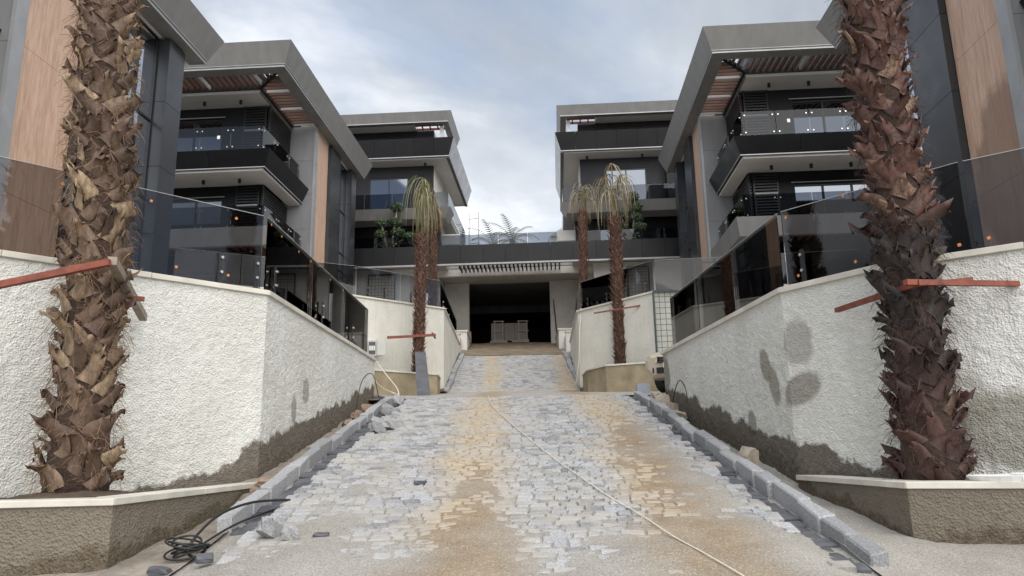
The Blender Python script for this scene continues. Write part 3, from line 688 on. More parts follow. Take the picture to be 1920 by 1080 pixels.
# ------------------------------------------------------------------ end houses above the garage
def endhouse(label, uF, sgn, v0=35.0):
    T = Thing('end_house', label, 'house', (uF+sgn*6, v0+5, 10.9), True)
    A = lambda a: uF+sgn*a
    P = lambda a, b, z: (A(a), v0+b, z)
    W = 10.5
    def bx(m, a0, a1, b0, b1, z0, z1): return m.box(A(a0), A(a1), v0+b0, v0+b1, z0, z1)
    def one(name, mat, a0, a1, b0, b1, z0, z1, parent=None): return T.part(name, bx(MB(), a0, a1, b0, b1, z0, z1), mat, parent)
    # roof rim
    m = MB(); m.hexa([P(.3, .1, 18.22), P(.3, 3.4, 18.22), P(.6, 3.4, 18.22), P(.6, .4, 18.22)], [P(.12, -.08, 18.74), P(.12, 3.5, 18.74), P(.6, 3.5, 18.74), P(.6, .4, 18.74)]); T.part('roof_fascia', m, GRY)
    m = MB(); m.hexa([P(.3, .1, 18.22), P(.6, .4, 18.22), P(W, .4, 18.22), P(W, .1, 18.22)], [P(.12, -.08, 18.74), P(.6, .4, 18.74), P(W, .4, 18.74), P(W, -.08, 18.74)]); f = T.part('roof_fascia', m, GRY)
    one('fascia_trim', ALU, .29, W, .07, .098, 18.2, 18.25, f)
    one('roof_deck', CEI, 2.1, W, .41, 8, 18.26, 18.6)
    for b in (.5, 1.0): one('pergola_beam', RED, .61, 2.08, b, b+.08, 18.2, 18.3)
    for a in (.9, 1.3, 1.7): one('pergola_beam', RED, a, a+.06, .585, .995, 18.22, 18.28)
    # penthouse wall and window
    wl = MB(); bx(wl, 1.2, 2.7, 1.2, 1.4, 16.6, 18.25); bx(wl, 2.701, 4.5, 1.2, 1.4, 18.0, 18.25); bx(wl, 4.501, W, 1.2, 1.4, 16.6, 18.25); T.part('front_wall', wl, DRK)
    one('side_wall', PLA, 1.2, 1.4, 1.401, 8, 16.6, 18.25)
    one('corner_post', PLA, .62, .8, .62, .8, 16.6, 18.22)
    fr = MB()
    for x in (2.701, 3.56, 4.44): bx(fr, x, x+.06, 1.25, 1.32, 16.6, 18.0)
    bx(fr, 2.762, 4.439, 1.251, 1.319, 17.93, 17.999); wd = T.part('window', fr, BLK)
    for x in (2.762, 3.62): one('pane', WIN, x, x+.8, 1.27, 1.29, 16.6, 17.93, wd)
    # dark balcony band in panels
    x = 0; n = 0
    while x < W-.1:
        x1 = min(x+1.02, W)
        m = MB(); k = n == 0
        m.hexa([P(x+(.28 if k else .005), .25, 16.42), P(x1-.005, .25, 16.42), P(x1-.005, .45, 16.42), P(x+(.48 if k else .005), .45, 16.42)],
               [P(x+(0 if k else .005), 0, 17.32), P(x1-.005, 0, 17.32), P(x1-.005, .45, 17.32), P(x+(.48 if k else .005), .45, 17.32)]); T.part('balcony_panel', m, ANT); x = x1; n += 1
    y = 0; n = 0
    while y < 7.9:
        y1 = y+1.0; k = n == 0
        m = MB(); m.hexa([P(.28, y+(.25 if k else .005), 16.42), P(.28, y1-.005, 16.42), P(.47, y1-.005, 16.42), P(.47, y+(.46 if k else .005), 16.42)],
                         [P(0, y+(0 if k else .005), 17.32), P(0, y1-.005, 17.32), P(.47, y1-.005, 17.32), P(.47, y+(.46 if k else .005), 17.32)]); T.part('balcony_panel', m, ALU2); y = y1; n += 1
    one('balcony_trim', ALU, .26, W, .23, .249, 16.38, 16.43); one('balcony_trim', BLK, .25, .4, .26, 8, 16.3, 16.415)
    one('balcony_floor', CON, .48, W, .46, 8, 16.46, 16.6)
    one('ceiling', CEI, .42, W, .4, 8, 16.33, 16.415)
    for a in (1.6, 4.4, 7.0):
        m = MB(); c = P(a, .9, 0); m.tube([(c[0], c[1], 16.16), (c[0], c[1], 16.329)], .06, 8); T.part('ceiling_spotlight', m, BLK)
    # middle storey
    a0, a1 = (2.55, 4.6)
    wl = MB(); bx(wl, 1.25, a0, 1.3, 1.5, 13.6, 16.33); bx(wl, a0+.001, a1, 1.3, 1.5, 15.75, 16.33); bx(wl, a1+.001, 5.6, 1.3, 1.5, 13.6, 16.33); T.part('front_wall', wl, DG2)
    one('front_wall', PIEG, 5.95, W, 1.1, 1.3, 13.6, 16.33); one('column', DRK, 5.55, 5.94, .9, 1.6, 13.6, 16.33)
    fr = MB()
    for x in (a0, (a0+a1)/2-.03, a1-.06): bx(fr, x, x+.06, 1.34, 1.42, 13.62, 15.75)
    bx(fr, a0+.061, a1-.061, 1.341, 1.419, 15.68, 15.749); bx(fr, a0+.061, a1-.061, 1.341, 1.419, 13.95, 14.02); wd = T.part('window', fr, BLK)
    for x in (a0+.06, (a0+a1)/2+.03): one('pane', WIN, x, x+.93, 1.37, 1.39, 13.65, 15.68, wd)
    one('side_wall', PLA, 1.2, 1.4, 1.501, 7.5, 13.6, 16.33)
    m = MB(); m.hexa([P(.45, .2, 13.1), P(W, .2, 13.1), P(W, 1.29, 13.1), P(.45, 1.29, 13.1)], [P(.15, -.05, 13.6), P(W, -.05, 13.6), P(W, 1.29, 13.6), P(.15, 1.29, 13.6)]); T.part('slab', m, GRY)
    one('slab', GRY, .3, 1.19, 1.30, 7.6, 13.15, 13.58)
    for i in range(7): one('glass_panel', GLB, .3+i*1.4+.01, .3+(i+1)*1.4-.01, .05, .066, 13.61, 14.4)
    for i in range(5): one('glass_panel', GLB, .28, .296, .1+i*1.4+.01, .1+(i+1)*1.4-.01, 13.61, 14.4)
    # lowest storey on the terrace
    one('front_wall', DRK, .9, 2.1, 1.7, 1.9, 11.0, 13.14); one('front_wall', DRK, 4.2, W, 1.7, 1.9, 11.0, 13.1); one('front_wall', DRK, 2.101, 4.199, 1.7, 1.9, 12.75, 13.1)
    one('side_wall', CON, .85, 1.0, 1.901, 7.5, 11.0, 13.14)
    wd = T.part('window', bx(bx(bx(MB(), 2.101, 2.17, 1.74, 1.8, 11, 12.75), 4.13, 4.199, 1.74, 1.8, 11, 12.75), 3.12, 3.18, 1.74, 1.8, 11, 12.75), BLK)
    one('pane', WIN, 2.17, 3.12, 1.76, 1.78, 11, 12.75, wd); one('pane', WIN, 3.18, 4.13, 1.76, 1.78, 11, 12.75, wd)
    one('door', BLK, 6.6, 7.7, 1.66, 1.699, 11.0, 12.7)
    m = MB(); m.hexa([P(.0, 1.9, 12.2), P(.9, 1.9, 12.2), P(.9, 5.6, 11.4), P(.0, 5.6, 11.4)], [P(-.05, 1.9, 12.75), P(.9, 1.9, 12.75), P(.9, 5.6, 12.0), P(-.05, 5.6, 12.0)]); T.part('stair_parapet', m, PLA)
    one('inner_wall', DRK, 1.42, W, 1.95, 8, 11.0, 18.2)
    return T
DG2 = plain('charcoal_wall', (.022, .0225, .026), .6, .2, 1.2, spec=.3)
ALU2 = plain('weathered_aluminium', (.16, .165, .17), .3, .35, 1.2, 0, metal=.75)
PIEG = plain('mid_grey_wall', (.05, .051, .056), .6, .12, 1.2)
endhouse('dark stepped house at the end left of the garage, silver-sided balcony band', -4.85, -1)
endhouse('dark stepped house at the end right of the garage, behind the straw-headed palms', .27, 1)
# ------------------------------------------------------------------ bridge and garage
T = Thing('bridge', 'long black-panelled bridge slab spanning above the garage entrance', 'bridge', (-1.7, 34, 10.3), True)
u = -9.7
while u < 6.25:
    m = MB(); m.box(u+.006, u+1.06, 34, 34.12, 10.42, 11.32); T.part('cladding_panel', m, ANT); u += 1.065
m = MB(); m.box(-9.7, 6.3, 33.97, 34.12, 10.335, 10.415); T.part('bottom_trim', m, ALU)
m = MB(); m.box(-9.7, 6.3, 34.125, 34.6, 10.45, 11.2); T.part('beam', m, DRK)
m = MB(); m.box(-9.7, -5.2, 34.61, 36.6, 10.5, 11.0); m.box(.95, 6.3, 34.61, 36.6, 10.5, 11.0); m.box(-5.19, .94, 35.7, 40.5, 10.6, 11.0); T.part('deck', m, CON)
u = -4.55
while u < .45: m = MB(); m.box(u, u+.07, 34.61, 35.66, 10.36, 10.52); T.part('slat', m, BLK); u += .2
T = Thing('glass_railing', 'clear glass railing standing on top of the black bridge', 'railing', (-1.7, 34.2, 11.32), True)
u = -9.6
while u < 6.0:
    if not (-.6 < u < .9): m = MB(); m.box(u+.01, u+1.39, 34.2, 34.216, 11.2, 11.88); T.part('glass_panel', m, GLB)
    u += 1.4
DG0 = plain('shade_dark_concrete', (.10, .098, .095), .9, .2, 1.5)  # concrete darkened in its colour to stand for shade inside the garage
T = Thing('garage_entrance', 'white garage entrance with a dark deep opening under the bridge', 'garage', (-2, 38, 7.2), True)
def GB(m, *a): return m.box(*a)
m = MB(); m.box(-6.6, 2.8, 35.72, 35.95, 10.22, 10.58); T.part('lintel_beam', m, PLA)
m = MB(); m.box(-6.0, 2.2, 35.96, 38, 10.3, 10.5); T.part('ceiling', m, CON)
m = MB(); m.box(-6.0, 2.2, 38.001, 52, 10.3, 10.5); T.part('inner_ceiling', m, DG0)  # same ceiling carried inward, shade put into its darker colour
m = MB(); m.tube([(-2.2, 36.9, 10.24), (-2.2, 36.9, 10.299)], .42, 20); T.part('ceiling_lamp_recess', m, CON)
m = MB(); m.box(-6.0, -4.42, 37.6, 38.0, 4, 10.29); T.part('front_wall', m, CON)
m = MB(); m.box(-.24, 2.2, 37.6, 38.0, 4, 10.29); T.part('front_wall', m, CON)
m = MB(); m.box(-6.25, -5.7, 35.96, 37.59, 4, 10.29); T.part('side_wall', m, CON)
m = MB(); m.box(1.35, 1.9, 35.96, 37.59, 4, 10.29); T.part('side_wall', m, CON)
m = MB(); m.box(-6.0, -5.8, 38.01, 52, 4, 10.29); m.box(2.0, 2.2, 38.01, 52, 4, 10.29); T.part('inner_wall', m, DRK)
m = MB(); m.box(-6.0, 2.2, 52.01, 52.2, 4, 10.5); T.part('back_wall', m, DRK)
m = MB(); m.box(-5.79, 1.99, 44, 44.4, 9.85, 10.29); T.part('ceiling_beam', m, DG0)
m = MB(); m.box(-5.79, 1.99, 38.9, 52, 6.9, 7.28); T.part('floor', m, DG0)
for nm, lab, a in (('rendered_wall', 'pale rendered back wall behind the left upper railing, under the bridge', (-10.5, -6.26, 35.0, 35.25, 5, 10.48)), ('rendered_wall', 'pale rendered back wall behind the right upper railing, under the bridge', (1.91, 7.0, 35.0, 35.25, 5, 10.48))):
    m = MB(); m.box(*a); T2 = Thing(nm, lab, 'wall', ((a[0]+a[1])/2, a[2], a[4]), True); T2.part('wall_face', m, PLA)
# low entrance walls beside the ramp
for sx, lab in ((-1, 'stepped low plaster wall on the left of the garage ramp'), (1, 'stepped low plaster wall on the right of the garage ramp')):
    t = Thing('low_wall', lab, 'wall', (sx*2.6, 34, 5.5))
    x0, x1 = (2.32, 2.6)
    m = MB(); m.box(sx*x0, sx*3.6, 32.4, 32.62, 4.5, 6.75); m.box(sx*2.36, sx*2.6, 32.63, 34.1, 4.5, 6.75); t.part('wall_face', m, PLA)
    m = MB(); m.box(sx*2.3, sx*3.62, 32.36, 32.66, 6.75, 6.82); t.part('coping_slab', m, COP)
    m = MB(); m.box(sx*2.12, sx*3.6, 34.15, 34.4, 4.5, 7.15); m.box(sx*2.14, sx*2.36, 34.41, 37.0, 4.5, 7.15); t.part('wall_face', m, PLA)
    m = MB(); m.box(sx*2.08, sx*3.62, 34.1, 34.44, 7.15, 7.22); t.part('coping_slab', m, COP)
    m = MB(); m.box(sx*2.1, sx*2.4, 34.45, 37.0, 7.15, 7.215); t.part('coping_slab', m, COP)
# crates of slabs, sacks, plank, plywood inside the entrance
t = Thing('slab_pallet', 'wrapped pallet of brown slabs in a pale frame at the garage mouth', 'pallet', (-.18, 39.3, 7.3))
for i, (a, b) in enumerate(((-1.14, -.46), (-.44, .1), (.12, .78))): m = MB(); m.box(a, b, 39.05, 39.75, 7.42, 8.36); t.part('slab_stack', m, SLB)
for a in (-.98, .3):
    m = MB(); m.box(a, a+.05, 38.97, 39.03, 7.4, 8.42); m.box(a+.42, a+.47, 38.97, 39.03, 7.4, 8.42); m.box(a-.06, a+.53, 38.95, 39.03, 8.42, 8.47); m.box(a-.06, a+.53, 38.95, 38.969, 7.9, 7.95); m.box(a-.06, a+.53, 38.95, 38.969, 7.42, 7.47); t.part('crate_frame', m, FRM)
m = MB(); m.box(-1.2, -.3, 38.9, 39.8, 7.31, 7.4); m.box(-.06, .84, 38.9, 39.8, 7.31, 7.4); t.part('pallet_base', m, FRM)
for i in range(14):
    lv, k = divmod(i, 4); x = 1.15+.27*k+(.1 if lv % 2 else 0); m = MB(); m.ball((0, 0, 0), .2, 10, 6, (.8, 1.2, .42)); single('cement_sack', m, SAC, 'grey-blue cement sack in the heap right of the slab pallet', 'sack', (min(x, 2.0), 39.3+.1*(k % 2), 7.36+lv*.14), 'cement sacks heaped in the garage', True)
m = MB(); m.bar((2.25, 37.45, 7.1), (2.12, 37.55, 9.3), .07, .04); single('timber_plank', m, SLA, 'thin dark plank leaning on the wall right of the garage opening', 'plank', (2.25, 37.5, 7.1))
m = MB(); m.hexa([(-2.6, 37.2, 7.1), (-2.1, 37.3, 7.1), (-2.1, 37.33, 7.1), (-2.6, 37.23, 7.1)], [(-2.55, 37.4, 7.55), (-2.12, 37.45, 7.7), (-2.12, 37.48, 7.7), (-2.55, 37.43, 7.55)]); single('plywood_board', m, MATS['ochre_render'], 'small ochre board on the low wall left of the garage opening', 'board', (-2.3, 37.3, 7.1))
# ------------------------------------------------------------------ glass railings on the walls
def railing(label, pts, zt, h, panels, posts, tags, glassmat=GLN, seg=None):
    """pts: plan line; panels: (s0,s1,z-cut at end) along it in metres"""
    P = [Vector(p) for p in pts]; Ls = [0]
    for a, b in zip(P, P[1:]): Ls.append(Ls[-1]+(b-a).length)
    def pos(s):
        for i in range(len(P)-1):
            if s <= Ls[i+1] or i == len(P)-2: d = (P[i+1]-P[i]).normalized(); return P[i]+d*(s-Ls[i]), d
    t = Thing('glass_railing', label, 'railing', (P[0].x, P[0].y, zt))
    for s0, s1, h0, h1 in panels:
        a, d = pos(s0+1e-4); b, d2 = pos(s1-1e-4); n = Vector((-d.y, d.x))*.006
        m = MB(); q = [a-n, b-n, b+n, a+n]; hs = (h0, h1, h1, h0)
        m.hexa([(p.x, p.y, zt+.03) for p in q], [(p.x, p.y, zt+.03+k) for p, k in zip(q, hs)]); t.part('glass_panel', m, glassmat)
        m = MB(); e = MB(); e.bar((a.x, a.y, zt+.03+h0+.001), (b.x, b.y, zt+.03+h1+.001), .013, .004); t.part('panel_edge', e, LGT)
    for s in posts:
        p, d = pos(s); n = Vector((-d.y, d.x)); m = MB(); f = p-n*.02
        m.bar((f.x-n.x*.02, f.y-n.y*.02, zt), (f.x-n.x*.02, f.y-n.y*.02, zt+.36), .05, .012, (n.x, n.y, 0))
        m.bar((f.x, f.y, zt+.001), (f.x, f.y, zt+.01), .09); po = t.part('post', m, BLK)
        for z in (.14, .30): m = MB(); m.tube([(f.x-n.x*.02, f.y-n.y*.02, zt+z), (f.x-n.x*.055, f.y-n.y*.055, zt+z)], .016, 10); t.part('clamp_button', m, STE, po)
    for s, z in tags:
        p, d = pos(s); n = Vector((-d.y, d.x)); c = Vector((p.x, p.y, 0))-Vector((n.x, n.y, 0))*.0075; r = rg.uniform(-.6, .6)
        m = MB(); q = []
        for k in range(4):
            aa = r+k*math.pi/2; q.append((c.x+d.x*.019*math.cos(aa), c.y+d.y*.019*math.cos(aa), zt+.03+z+.019*math.sin(aa)))
        m.hexa(q, [(x-n.x*.003, y-n.y*.003, zz_) for x, y, zz_ in q]); t.part('corner_tag', m, ORA)
    return t
off = lambda pts, d: [(p[0]+d[0], p[1]+d[1]) for p in pts]
lr = [(-6.5, 4.25), (-4.50, 6.32), (-2.78, 8.09)]
railing('smoked glass railing on the left wall facing the camera, orange corner tags', lr, CL, .85, [(.3, 2.42, .85, .85), (2.52, 2.88+2.44, .85, .85)], (2.2, 4.85, 5.25), [(2.3, .8), (2.3, .05), (2.62, .08), (2.66, .68), (3.3, .72), (3.72, .12), (4.1, .74), (4.4, .1), (4.95, .10), (5.0, .75), (1.9, .06), (1.7, .78)])
railing('smoked glass railing on the left wall running along the drive', [(-2.77, 8.12), (-2.70, 13.85)], CL, .85, [(.02, 1.9, .85, .85), (1.92, 3.8, .85, .85), (3.82, 5.6, .85, .85)], (.25, 2.3, 4.2), [(.12, .8), (.5, .77), (1.2, .77), (1.75, .78), (2.1, .1), (2.8, .77), (.3, .1), (3.6, .78)])
rr = [(4.24, 5.96), (3.40, 6.60), (2.83, 7.52)]
rr = [(7.2, 3.72)]+rr
railing('smoked glass railing on the right wall facing the camera, orange corner tags', [p for p in reversed(rr)], CR, .80, [(.02, 1.76, .80, .80), (1.80, 3.5, .80, .80), (3.54, 5.4, .8, .8)], (.25, 2.25, 3.4), [(.08, .72), (.16, .08), (.75, .75), (.8, .08), (1.2, .76), (1.55, .76), (1.68, .06), (1.9, .08), (2.4, .76), (2.75, .06), (3.2, .1)])
railing('smoked glass railing on the right wall running along the drive', [(2.82, 7.56), (2.57, 12.1)], CR, .80, [(.02, 1.45, .8, .8), (1.47, 2.9, .8, .8), (2.92, 4.4, .8, .8)], (.4, 1.9, 3.3), [(.4, .74), (1.2, .72), (2.4, .7)])
GL2 = glass('grey_glass', (.80, .81, .82))
railing('grey glass railing on the upper left wall beside the topiary house', [(-9.3, 19.45), (-4.75, 21.86), (-2.36, 24.06)], CL2, .9, [(.2, 1.9, .9, .9), (1.92, 3.6, .9, .9), (3.62, 5.2, .9, .9), (5.24, 6.8, .9, .9), (6.82, 8.35, .9, .9)], (3.3, 4.4, 5.6, 6.2, 7.2, 7.9), [])
railing('dark glass railing on the upper left wall along the drive', [(-2.36, 24.1), (-2.42, 31.8)], CL2, .9, [(.05, 1.9, .9, .9), (1.92, 3.8, .9, .9), (3.82, 5.7, .9, .9), (5.72, 7.6, .9, .9)], (.4, 1.6, 2.8), [], GLN)
railing('grey glass railing on the upper right wall facing the camera', [(2.2, 23.6), (4.10, 20.90), (4.9, 20.82), (11.5, 19.85)], CR2, .9, [(.05, 1.6, .9, .9), (1.62, 3.25, .9, .9), (3.32, 5.0, .9, .9), (5.02, 7, .9, .9), (7.02, 9, .9, .9)], (.4, 1.3, 2.2, 3.0, 4.4), [])
railing('dark glass railing on the upper right wall along the drive', [(2.2, 23.66), (2.44, 30.2)], CR2, .9, [(.05, 2.1, .9, .9), (2.12, 4.2, .9, .9), (4.22, 6.3, .9, .9)], (.5, 1.8, 3.4), [], GL2)
# wire trellis panels
def trellis(label, a, b, z0, z1, sp=.16):
    t = Thing('wire_trellis', label, 'trellis', (a[0], a[1], z0)); A, B = Vector((*a, 0)), Vector((*b, 0)); m = MB()
    for p in (A, B): m.bar((p.x, p.y, z0), (p.x, p.y, z1), .05)
    m.bar((A.x, A.y, z1), (B.x, B.y, z1), .05); t.part('frame', m, TRG)
    m = MB(); n = max(2, round((B-A).length/sp))
    for i in range(1, n): p = A.lerp(B, i/n); m.bar((p.x, p.y, z0), (p.x, p.y, z1), .012)
    z = z0
    while z < z1: m.bar((A.x, A.y-.008, z), (B.x, B.y-.008, z), .012); z += sp
    t.part('wire_grid', m, TRG)
TRG = plain('green_wire', (.03, .055, .05), .5, .2, 9)
trellis('green wire trellis against the upper right wall above the car', (3.98, 20.62), (5.4, 20.55), 3.6, 6.0)
a = UW(-9.0, 34.85, 0); b = UW(-7.7, 34.85, 0); trellis('black wire trellis on the pale wall under the left end of the bridge', (a.x, a.y), (b.x, b.y), 6.3, 10.2)
a = UW(3.5, 34.85, 0); b = UW(4.5, 34.85, 0); trellis('dark wire trellis on the pale wall under the right end of the bridge', (a.x, a.y), (b.x, b.y), 6.1, 10.2)
trellis('wire trellis seen through the right glass railing', (8.2, 26.0), (6.6, 26.1), 6.1, 8.2)
trellis('wire trellis seen through the left glass railing', (-7.9, 26.6), (-6.7, 26.9), 6.3, 8.1)
# ------------------------------------------------------------------ palms in front
def boot_mesh(k, wd, ln):
    g = random.Random(500+k); m = MB(); nu, nv = 3, 6; curl = g.uniform(.25, 1.0); tw = g.uniform(-.8, .8); rag = [g.uniform(-.17, .08) for _ in range(nu+1)]
    P = []
    for j in range(nv+1):
        t = j/nv
        for i in range(nu+1):
            s = i/nu*2-1
            half = wd*(.66-.30*t+.05*math.sin(t*7+k)); x = s*half+.012*math.sin(t*5+k*2)
            y = t*ln*(1+(rag[i]*t*2 if j == nv else 0)); z = .012+curl*ln*.42*t**2.2-.22*wd*(1-t*.7)*s*s+g.uniform(-.004, .004)
            ct, s_t = math.cos(tw*t), math.sin(tw*t); P.append((x*ct, y, z+x*s_t*.7))
    m.v = P+[(x, y, z-.010*(1-.4*abs(y)/ln)) for x, y, z in P]; c = nu+1; o = len(P)
    for j in range(nv):
        for i in range(nu): a = j*c+i; m.f += [(a, a+1, a+c+1, a+c), (o+a, o+a+c, o+a+c+1, o+a+1)]
    for j in range(nv): a = j*c; m.f += [(a, a+c, o+a+c, o+a), (a+nu, o+a+nu, o+a+c+nu, a+c+nu)]
    for i in range(nu): a = nv*c+i; m.f += [(a, a+1, o+a+1, o+a)]
    return m
def frond_mesh(k, pet, ln, nl, spread, droop, fan=1):
    g = random.Random(900+k); m = MB(); m.an = 'rnd'; m.a = []
    def strip(pts, w0, w1, side):
        o = len(m.v); n = len(pts); r = g.random()
        for i, p in enumerate(pts):
            ww = w0+(w1-w0)*i/(n-1); m.v += [tuple(p-side*ww), tuple(p+side*ww)]; m.a += [r, r]
        m.f += [(o+2*i, o+2*i+1, o+2*i+3, o+2*i+2) for i in range(n-1)]
    base = Vector((0, 0, 0)); tip = Vector((spread*.55, 0, pet)); mid = Vector((spread*.12, 0, pet*.55))
    pts = [base.lerp(mid, t).lerp(mid.lerp(tip, t), t) for t in (0, .25, .5, .75, 1)]
    strip(pts, .03, .016, Vector((0, 1, 0))); strip(pts, .02, .012, Vector((1, 0, 0)))
    for i in range(nl):
        f = (i/(nl-1)*2-1)*2.2+g.uniform(-.2, .2); d = Vector((math.cos(f)*.6*fan+.2*fan, math.sin(f)*fan, .55+.3*math.cos(f))).normalized(); l = ln*g.uniform(.55, 1.1)
        p = tip.copy(); q = [p.copy()]; v = d.copy()
        for s in range(6):
            v = (v+Vector((0, 0, -droop*g.uniform(.7, 1.15)))).normalized(); p = p+v*l/6; q.append(p.copy())
        sd = Vector((g.uniform(-1, 1), g.uniform(-1, 1), .15)).normalized(); strip(q, .016, .003, sd)
    return m
BOOT = [boot_mesh(k, .095+.016*(k % 3), .17+.03*(k % 4)) for k in range(10)]
def palm(name, label, base, top, r0, r1, bmat, visible_z, nring, per, fr):
    t = Thing(name, label, 'palm tree', base); B, Tp = Vector(base), Vector(top); H = (Tp-B).length
    ax = lambda f: B.lerp(Tp, f)+Vector((.04*math.sin(f*5), .03*math.cos(f*4), 0))
    rad = lambda f: (r0+(r1-r0)*f)*(1+.28*math.exp(-(f*H/.35)**2))
    m = MB(); n = 26; m.tube([ax(i/n)-Vector((0, 0, .15 if i == 0 else 0)) for i in range(n+1)], [rad(i/n)*.92 for i in range(n+1)], 18); t.part('trunk', m, COR, smooth=True)
    g = random.Random(hash(label) % 1000 if False else len(label)); zmax = visible_z-base[2]; fm = zmax/H
    for i in range(nring):
        f = .02+i/nring*(fm-.02)
        for k in range(per):
            an = (k+.38*i)/per*2*math.pi+g.uniform(-.1, .1); ff = f+g.uniform(-.35, .35)*fm/nring
            c = ax(ff); rr_ = rad(ff)*.93; outw = Vector((math.cos(an), math.sin(an), 0)); tang = Vector((-math.sin(an), math.cos(an), 0))
            lean = g.uniform(.02, .2) if g.random() < .9 else g.uniform(.4, .8); sk = (1 if (k+i) % 2 else -1)*g.uniform(.35, .8)
            yv = (Vector((0, 0, 1))*math.cos(lean)+outw*math.sin(lean)); yv = (yv*math.cos(sk)+tang*math.sin(sk)).normalized(); zv = (outw-yv*outw.dot(yv)).normalized(); xv = yv.cross(zv)
            sc = g.uniform(.75, 1.15); o = bpy.data.objects.new('leaf_base', boots[bmat.name][g.randrange(10)]); COL.objects.link(o); o.parent = t.e
            p = c+outw*rr_-B-Vector((0, 0, .1))
            o.matrix_local = Matrix(((xv.x*sc, yv.x*sc, zv.x*sc, p.x), (xv.y*sc, yv.y*sc, zv.y*sc, p.y), (xv.z*sc, yv.z*sc, zv.z*sc, p.z), (0, 0, 0, 1)))
    m = MB()
    for i in range(5200):
        f = g.uniform(.01, fm); an = g.uniform(0, 2*math.pi); outw = Vector((math.cos(an), math.sin(an), 0)); tang = Vector((-outw.y, outw.x, 0)); p = ax(f)+outw*rad(f)*g.uniform(.98, 1.22)
        v = (tang*g.uniform(-1, 1)+outw*g.uniform(0, .7)+Vector((0, 0, g.uniform(-.7, .5)))).normalized(); l = g.uniform(.06, .17); q = [p, p+v*l*.5, p+v*l+Vector((0, 0, -l*.35))]; sd = Vector((g.uniform(-1, 1), g.uniform(-1, 1), g.uniform(-1, 1))).normalized()*.0016
        o_ = len(m.v); m.v += [tuple(x) for a in q for x in (a-sd, a+sd)]; m.f += [(o_, o_+1, o_+3, o_+2), (o_+2, o_+3, o_+5, o_+4)]
    t.part('trunk_fibre', m, FIB if bmat is BKL else FIB2, kind='stuff', fix=False)
    m = MB()       # upper trunk, above the picture
    for i in range(90):
        f = fm+(1-fm)*i/90; an = i*2.4; outw = Vector((math.cos(an), math.sin(an), 0)); c = ax(f)+outw*rad(f)*.95; m.bar(c-Vector((0, 0, .08)), c+outw*.09+Vector((0, 0, .16)), .13, .02, (outw.x, outw.y, 0))
    t.part('upper_leaf_bases', m, bmat, kind='stuff')
    for i in range(fr):
        an = i/fr*2*math.pi; o = link('frond', near_fr[i % 4], FGR, t.e); o.location = ax(1)-B-Vector((0, 0, .1)); o.rotation_euler = (0, 0, an)
    return t
boots = {mm_.name: [b.mesh('leaf_base') for b in BOOT] for mm_ in (BKL, BKR)}
for mm_ in (BKL, BKR):
    for me in boots[mm_.name]: me.materials.append(mm_); me.polygons.foreach_set('use_smooth', [True]*len(me.polygons))
near_fr = [frond_mesh(20+k, 1.3, .9, 30, .35, .22) for k in range(4)]; near_fr = [f.mesh('frond', fix=False) for f in near_fr]
palm('palm_tree', 'thick shaggy light-brown palm trunk in the left planter', (PLX[0], PLX[1], 1.36), (PLX[0]-.27, PLX[1]+.05, 8.2), .205, .19, BKL, 5.95, 37, 8, 12)
palm('palm_tree', 'thick red-brown palm trunk charred black halfway, in the right planter', (PRX[0], PRX[1], 1.33), (PRX[0]-.03, PRX[1]+.05, 7.8), .185, .17, BKR, 5.7, 37, 8, 12)
# mid palms
def midpalm(label, base, top, r, nf, mat, pet, ln, spread, droop, nl, seed, bent=0, fan=1):
    g = random.Random(seed); t = Thing('palm_tree', label, 'palm tree', base); B, Tp = Vector(base), Vector(top)
    m = MB(); n = 10; m.tube([B.lerp(Tp, i/n) for i in range(n+1)], [r*(.92 if i else 1.15) for i in range(n+1)], 12); t.part('trunk', m, COR, smooth=True)
    m = MB(); H = (Tp-B).length; k = int(H*95)
    for i in range(k):
        f = i/k; an = i*2.39996+g.uniform(-.3, .3); outw = Vector((math.cos(an), math.sin(an), 0)); tg = Vector((-outw.y, outw.x, 0)); c = B.lerp(Tp, f)+outw*r*.86
        l = g.uniform(.10, .2); ex = g.uniform(.3, 1.0); tip = c+Vector((0, 0, l))+outw*l*ex+tg*g.uniform(-.05, .05); wv = tg*g.uniform(.04, .07)
        o_ = len(m.v); m.v += [tuple(x) for x in (c-wv, c+wv, c+outw*.03, tip)]; m.f += [(o_, o_+1, o_+3), (o_+1, o_+2, o_+3), (o_+2, o_, o_+3)]
    t.part('leaf_bases', m, BKM, kind='stuff', fix=False)
    for i in range(nf):
        mm_ = frond_mesh(seed*50+i, pet*g.uniform(.55, 1.15), ln*g.uniform(.8, 1.15), nl, spread*g.uniform(.2, 1.2), droop*g.uniform(.8, 1.2), fan)
        me = mm_.mesh('frond', fix=False); o = link('frond', me, mat if not (i % 6 == 0) else FGR, t.e); o.location = Tp-B-Vector((0, 0, .12)); o.rotation_euler = (g.uniform(-.06, .06), bent*g.random(), i*2.4)
    return t
midpalm('slim palm with tied green fronds behind the leaning dark board, left', (-2.86, 22.35, 3.9), (-2.78, 22.3, 8.3), .165, 9, FGR, 2.0, 1.7, .15, 1.5, 15, 1, 0, .22)
midpalm('slim palm with tied pale fronds, farther back on the left', (-3.12, 28.6, 6.2), (-3.1, 28.6, 10.75), .155, 9, FST, 1.2, 1.35, .26, 1.4, 15, 2, 0, .35)
midpalm('slim palm with wide drooping straw fronds, nearer of two on the right', (3.16, 21.95, 3.85), (3.2, 22.0, 8.65), .18, 11, FST, 1.7, 1.5, .75, 1.1, 12, 3, 0, .55)
midpalm('slim palm with small green-hearted crown, farther of two on the right', (2.78, 28.4, 6.0), (2.85, 28.4, 10.95), .155, 9, FST, 1.3, 1.3, .45, 1.2, 11, 4, 0, .45)
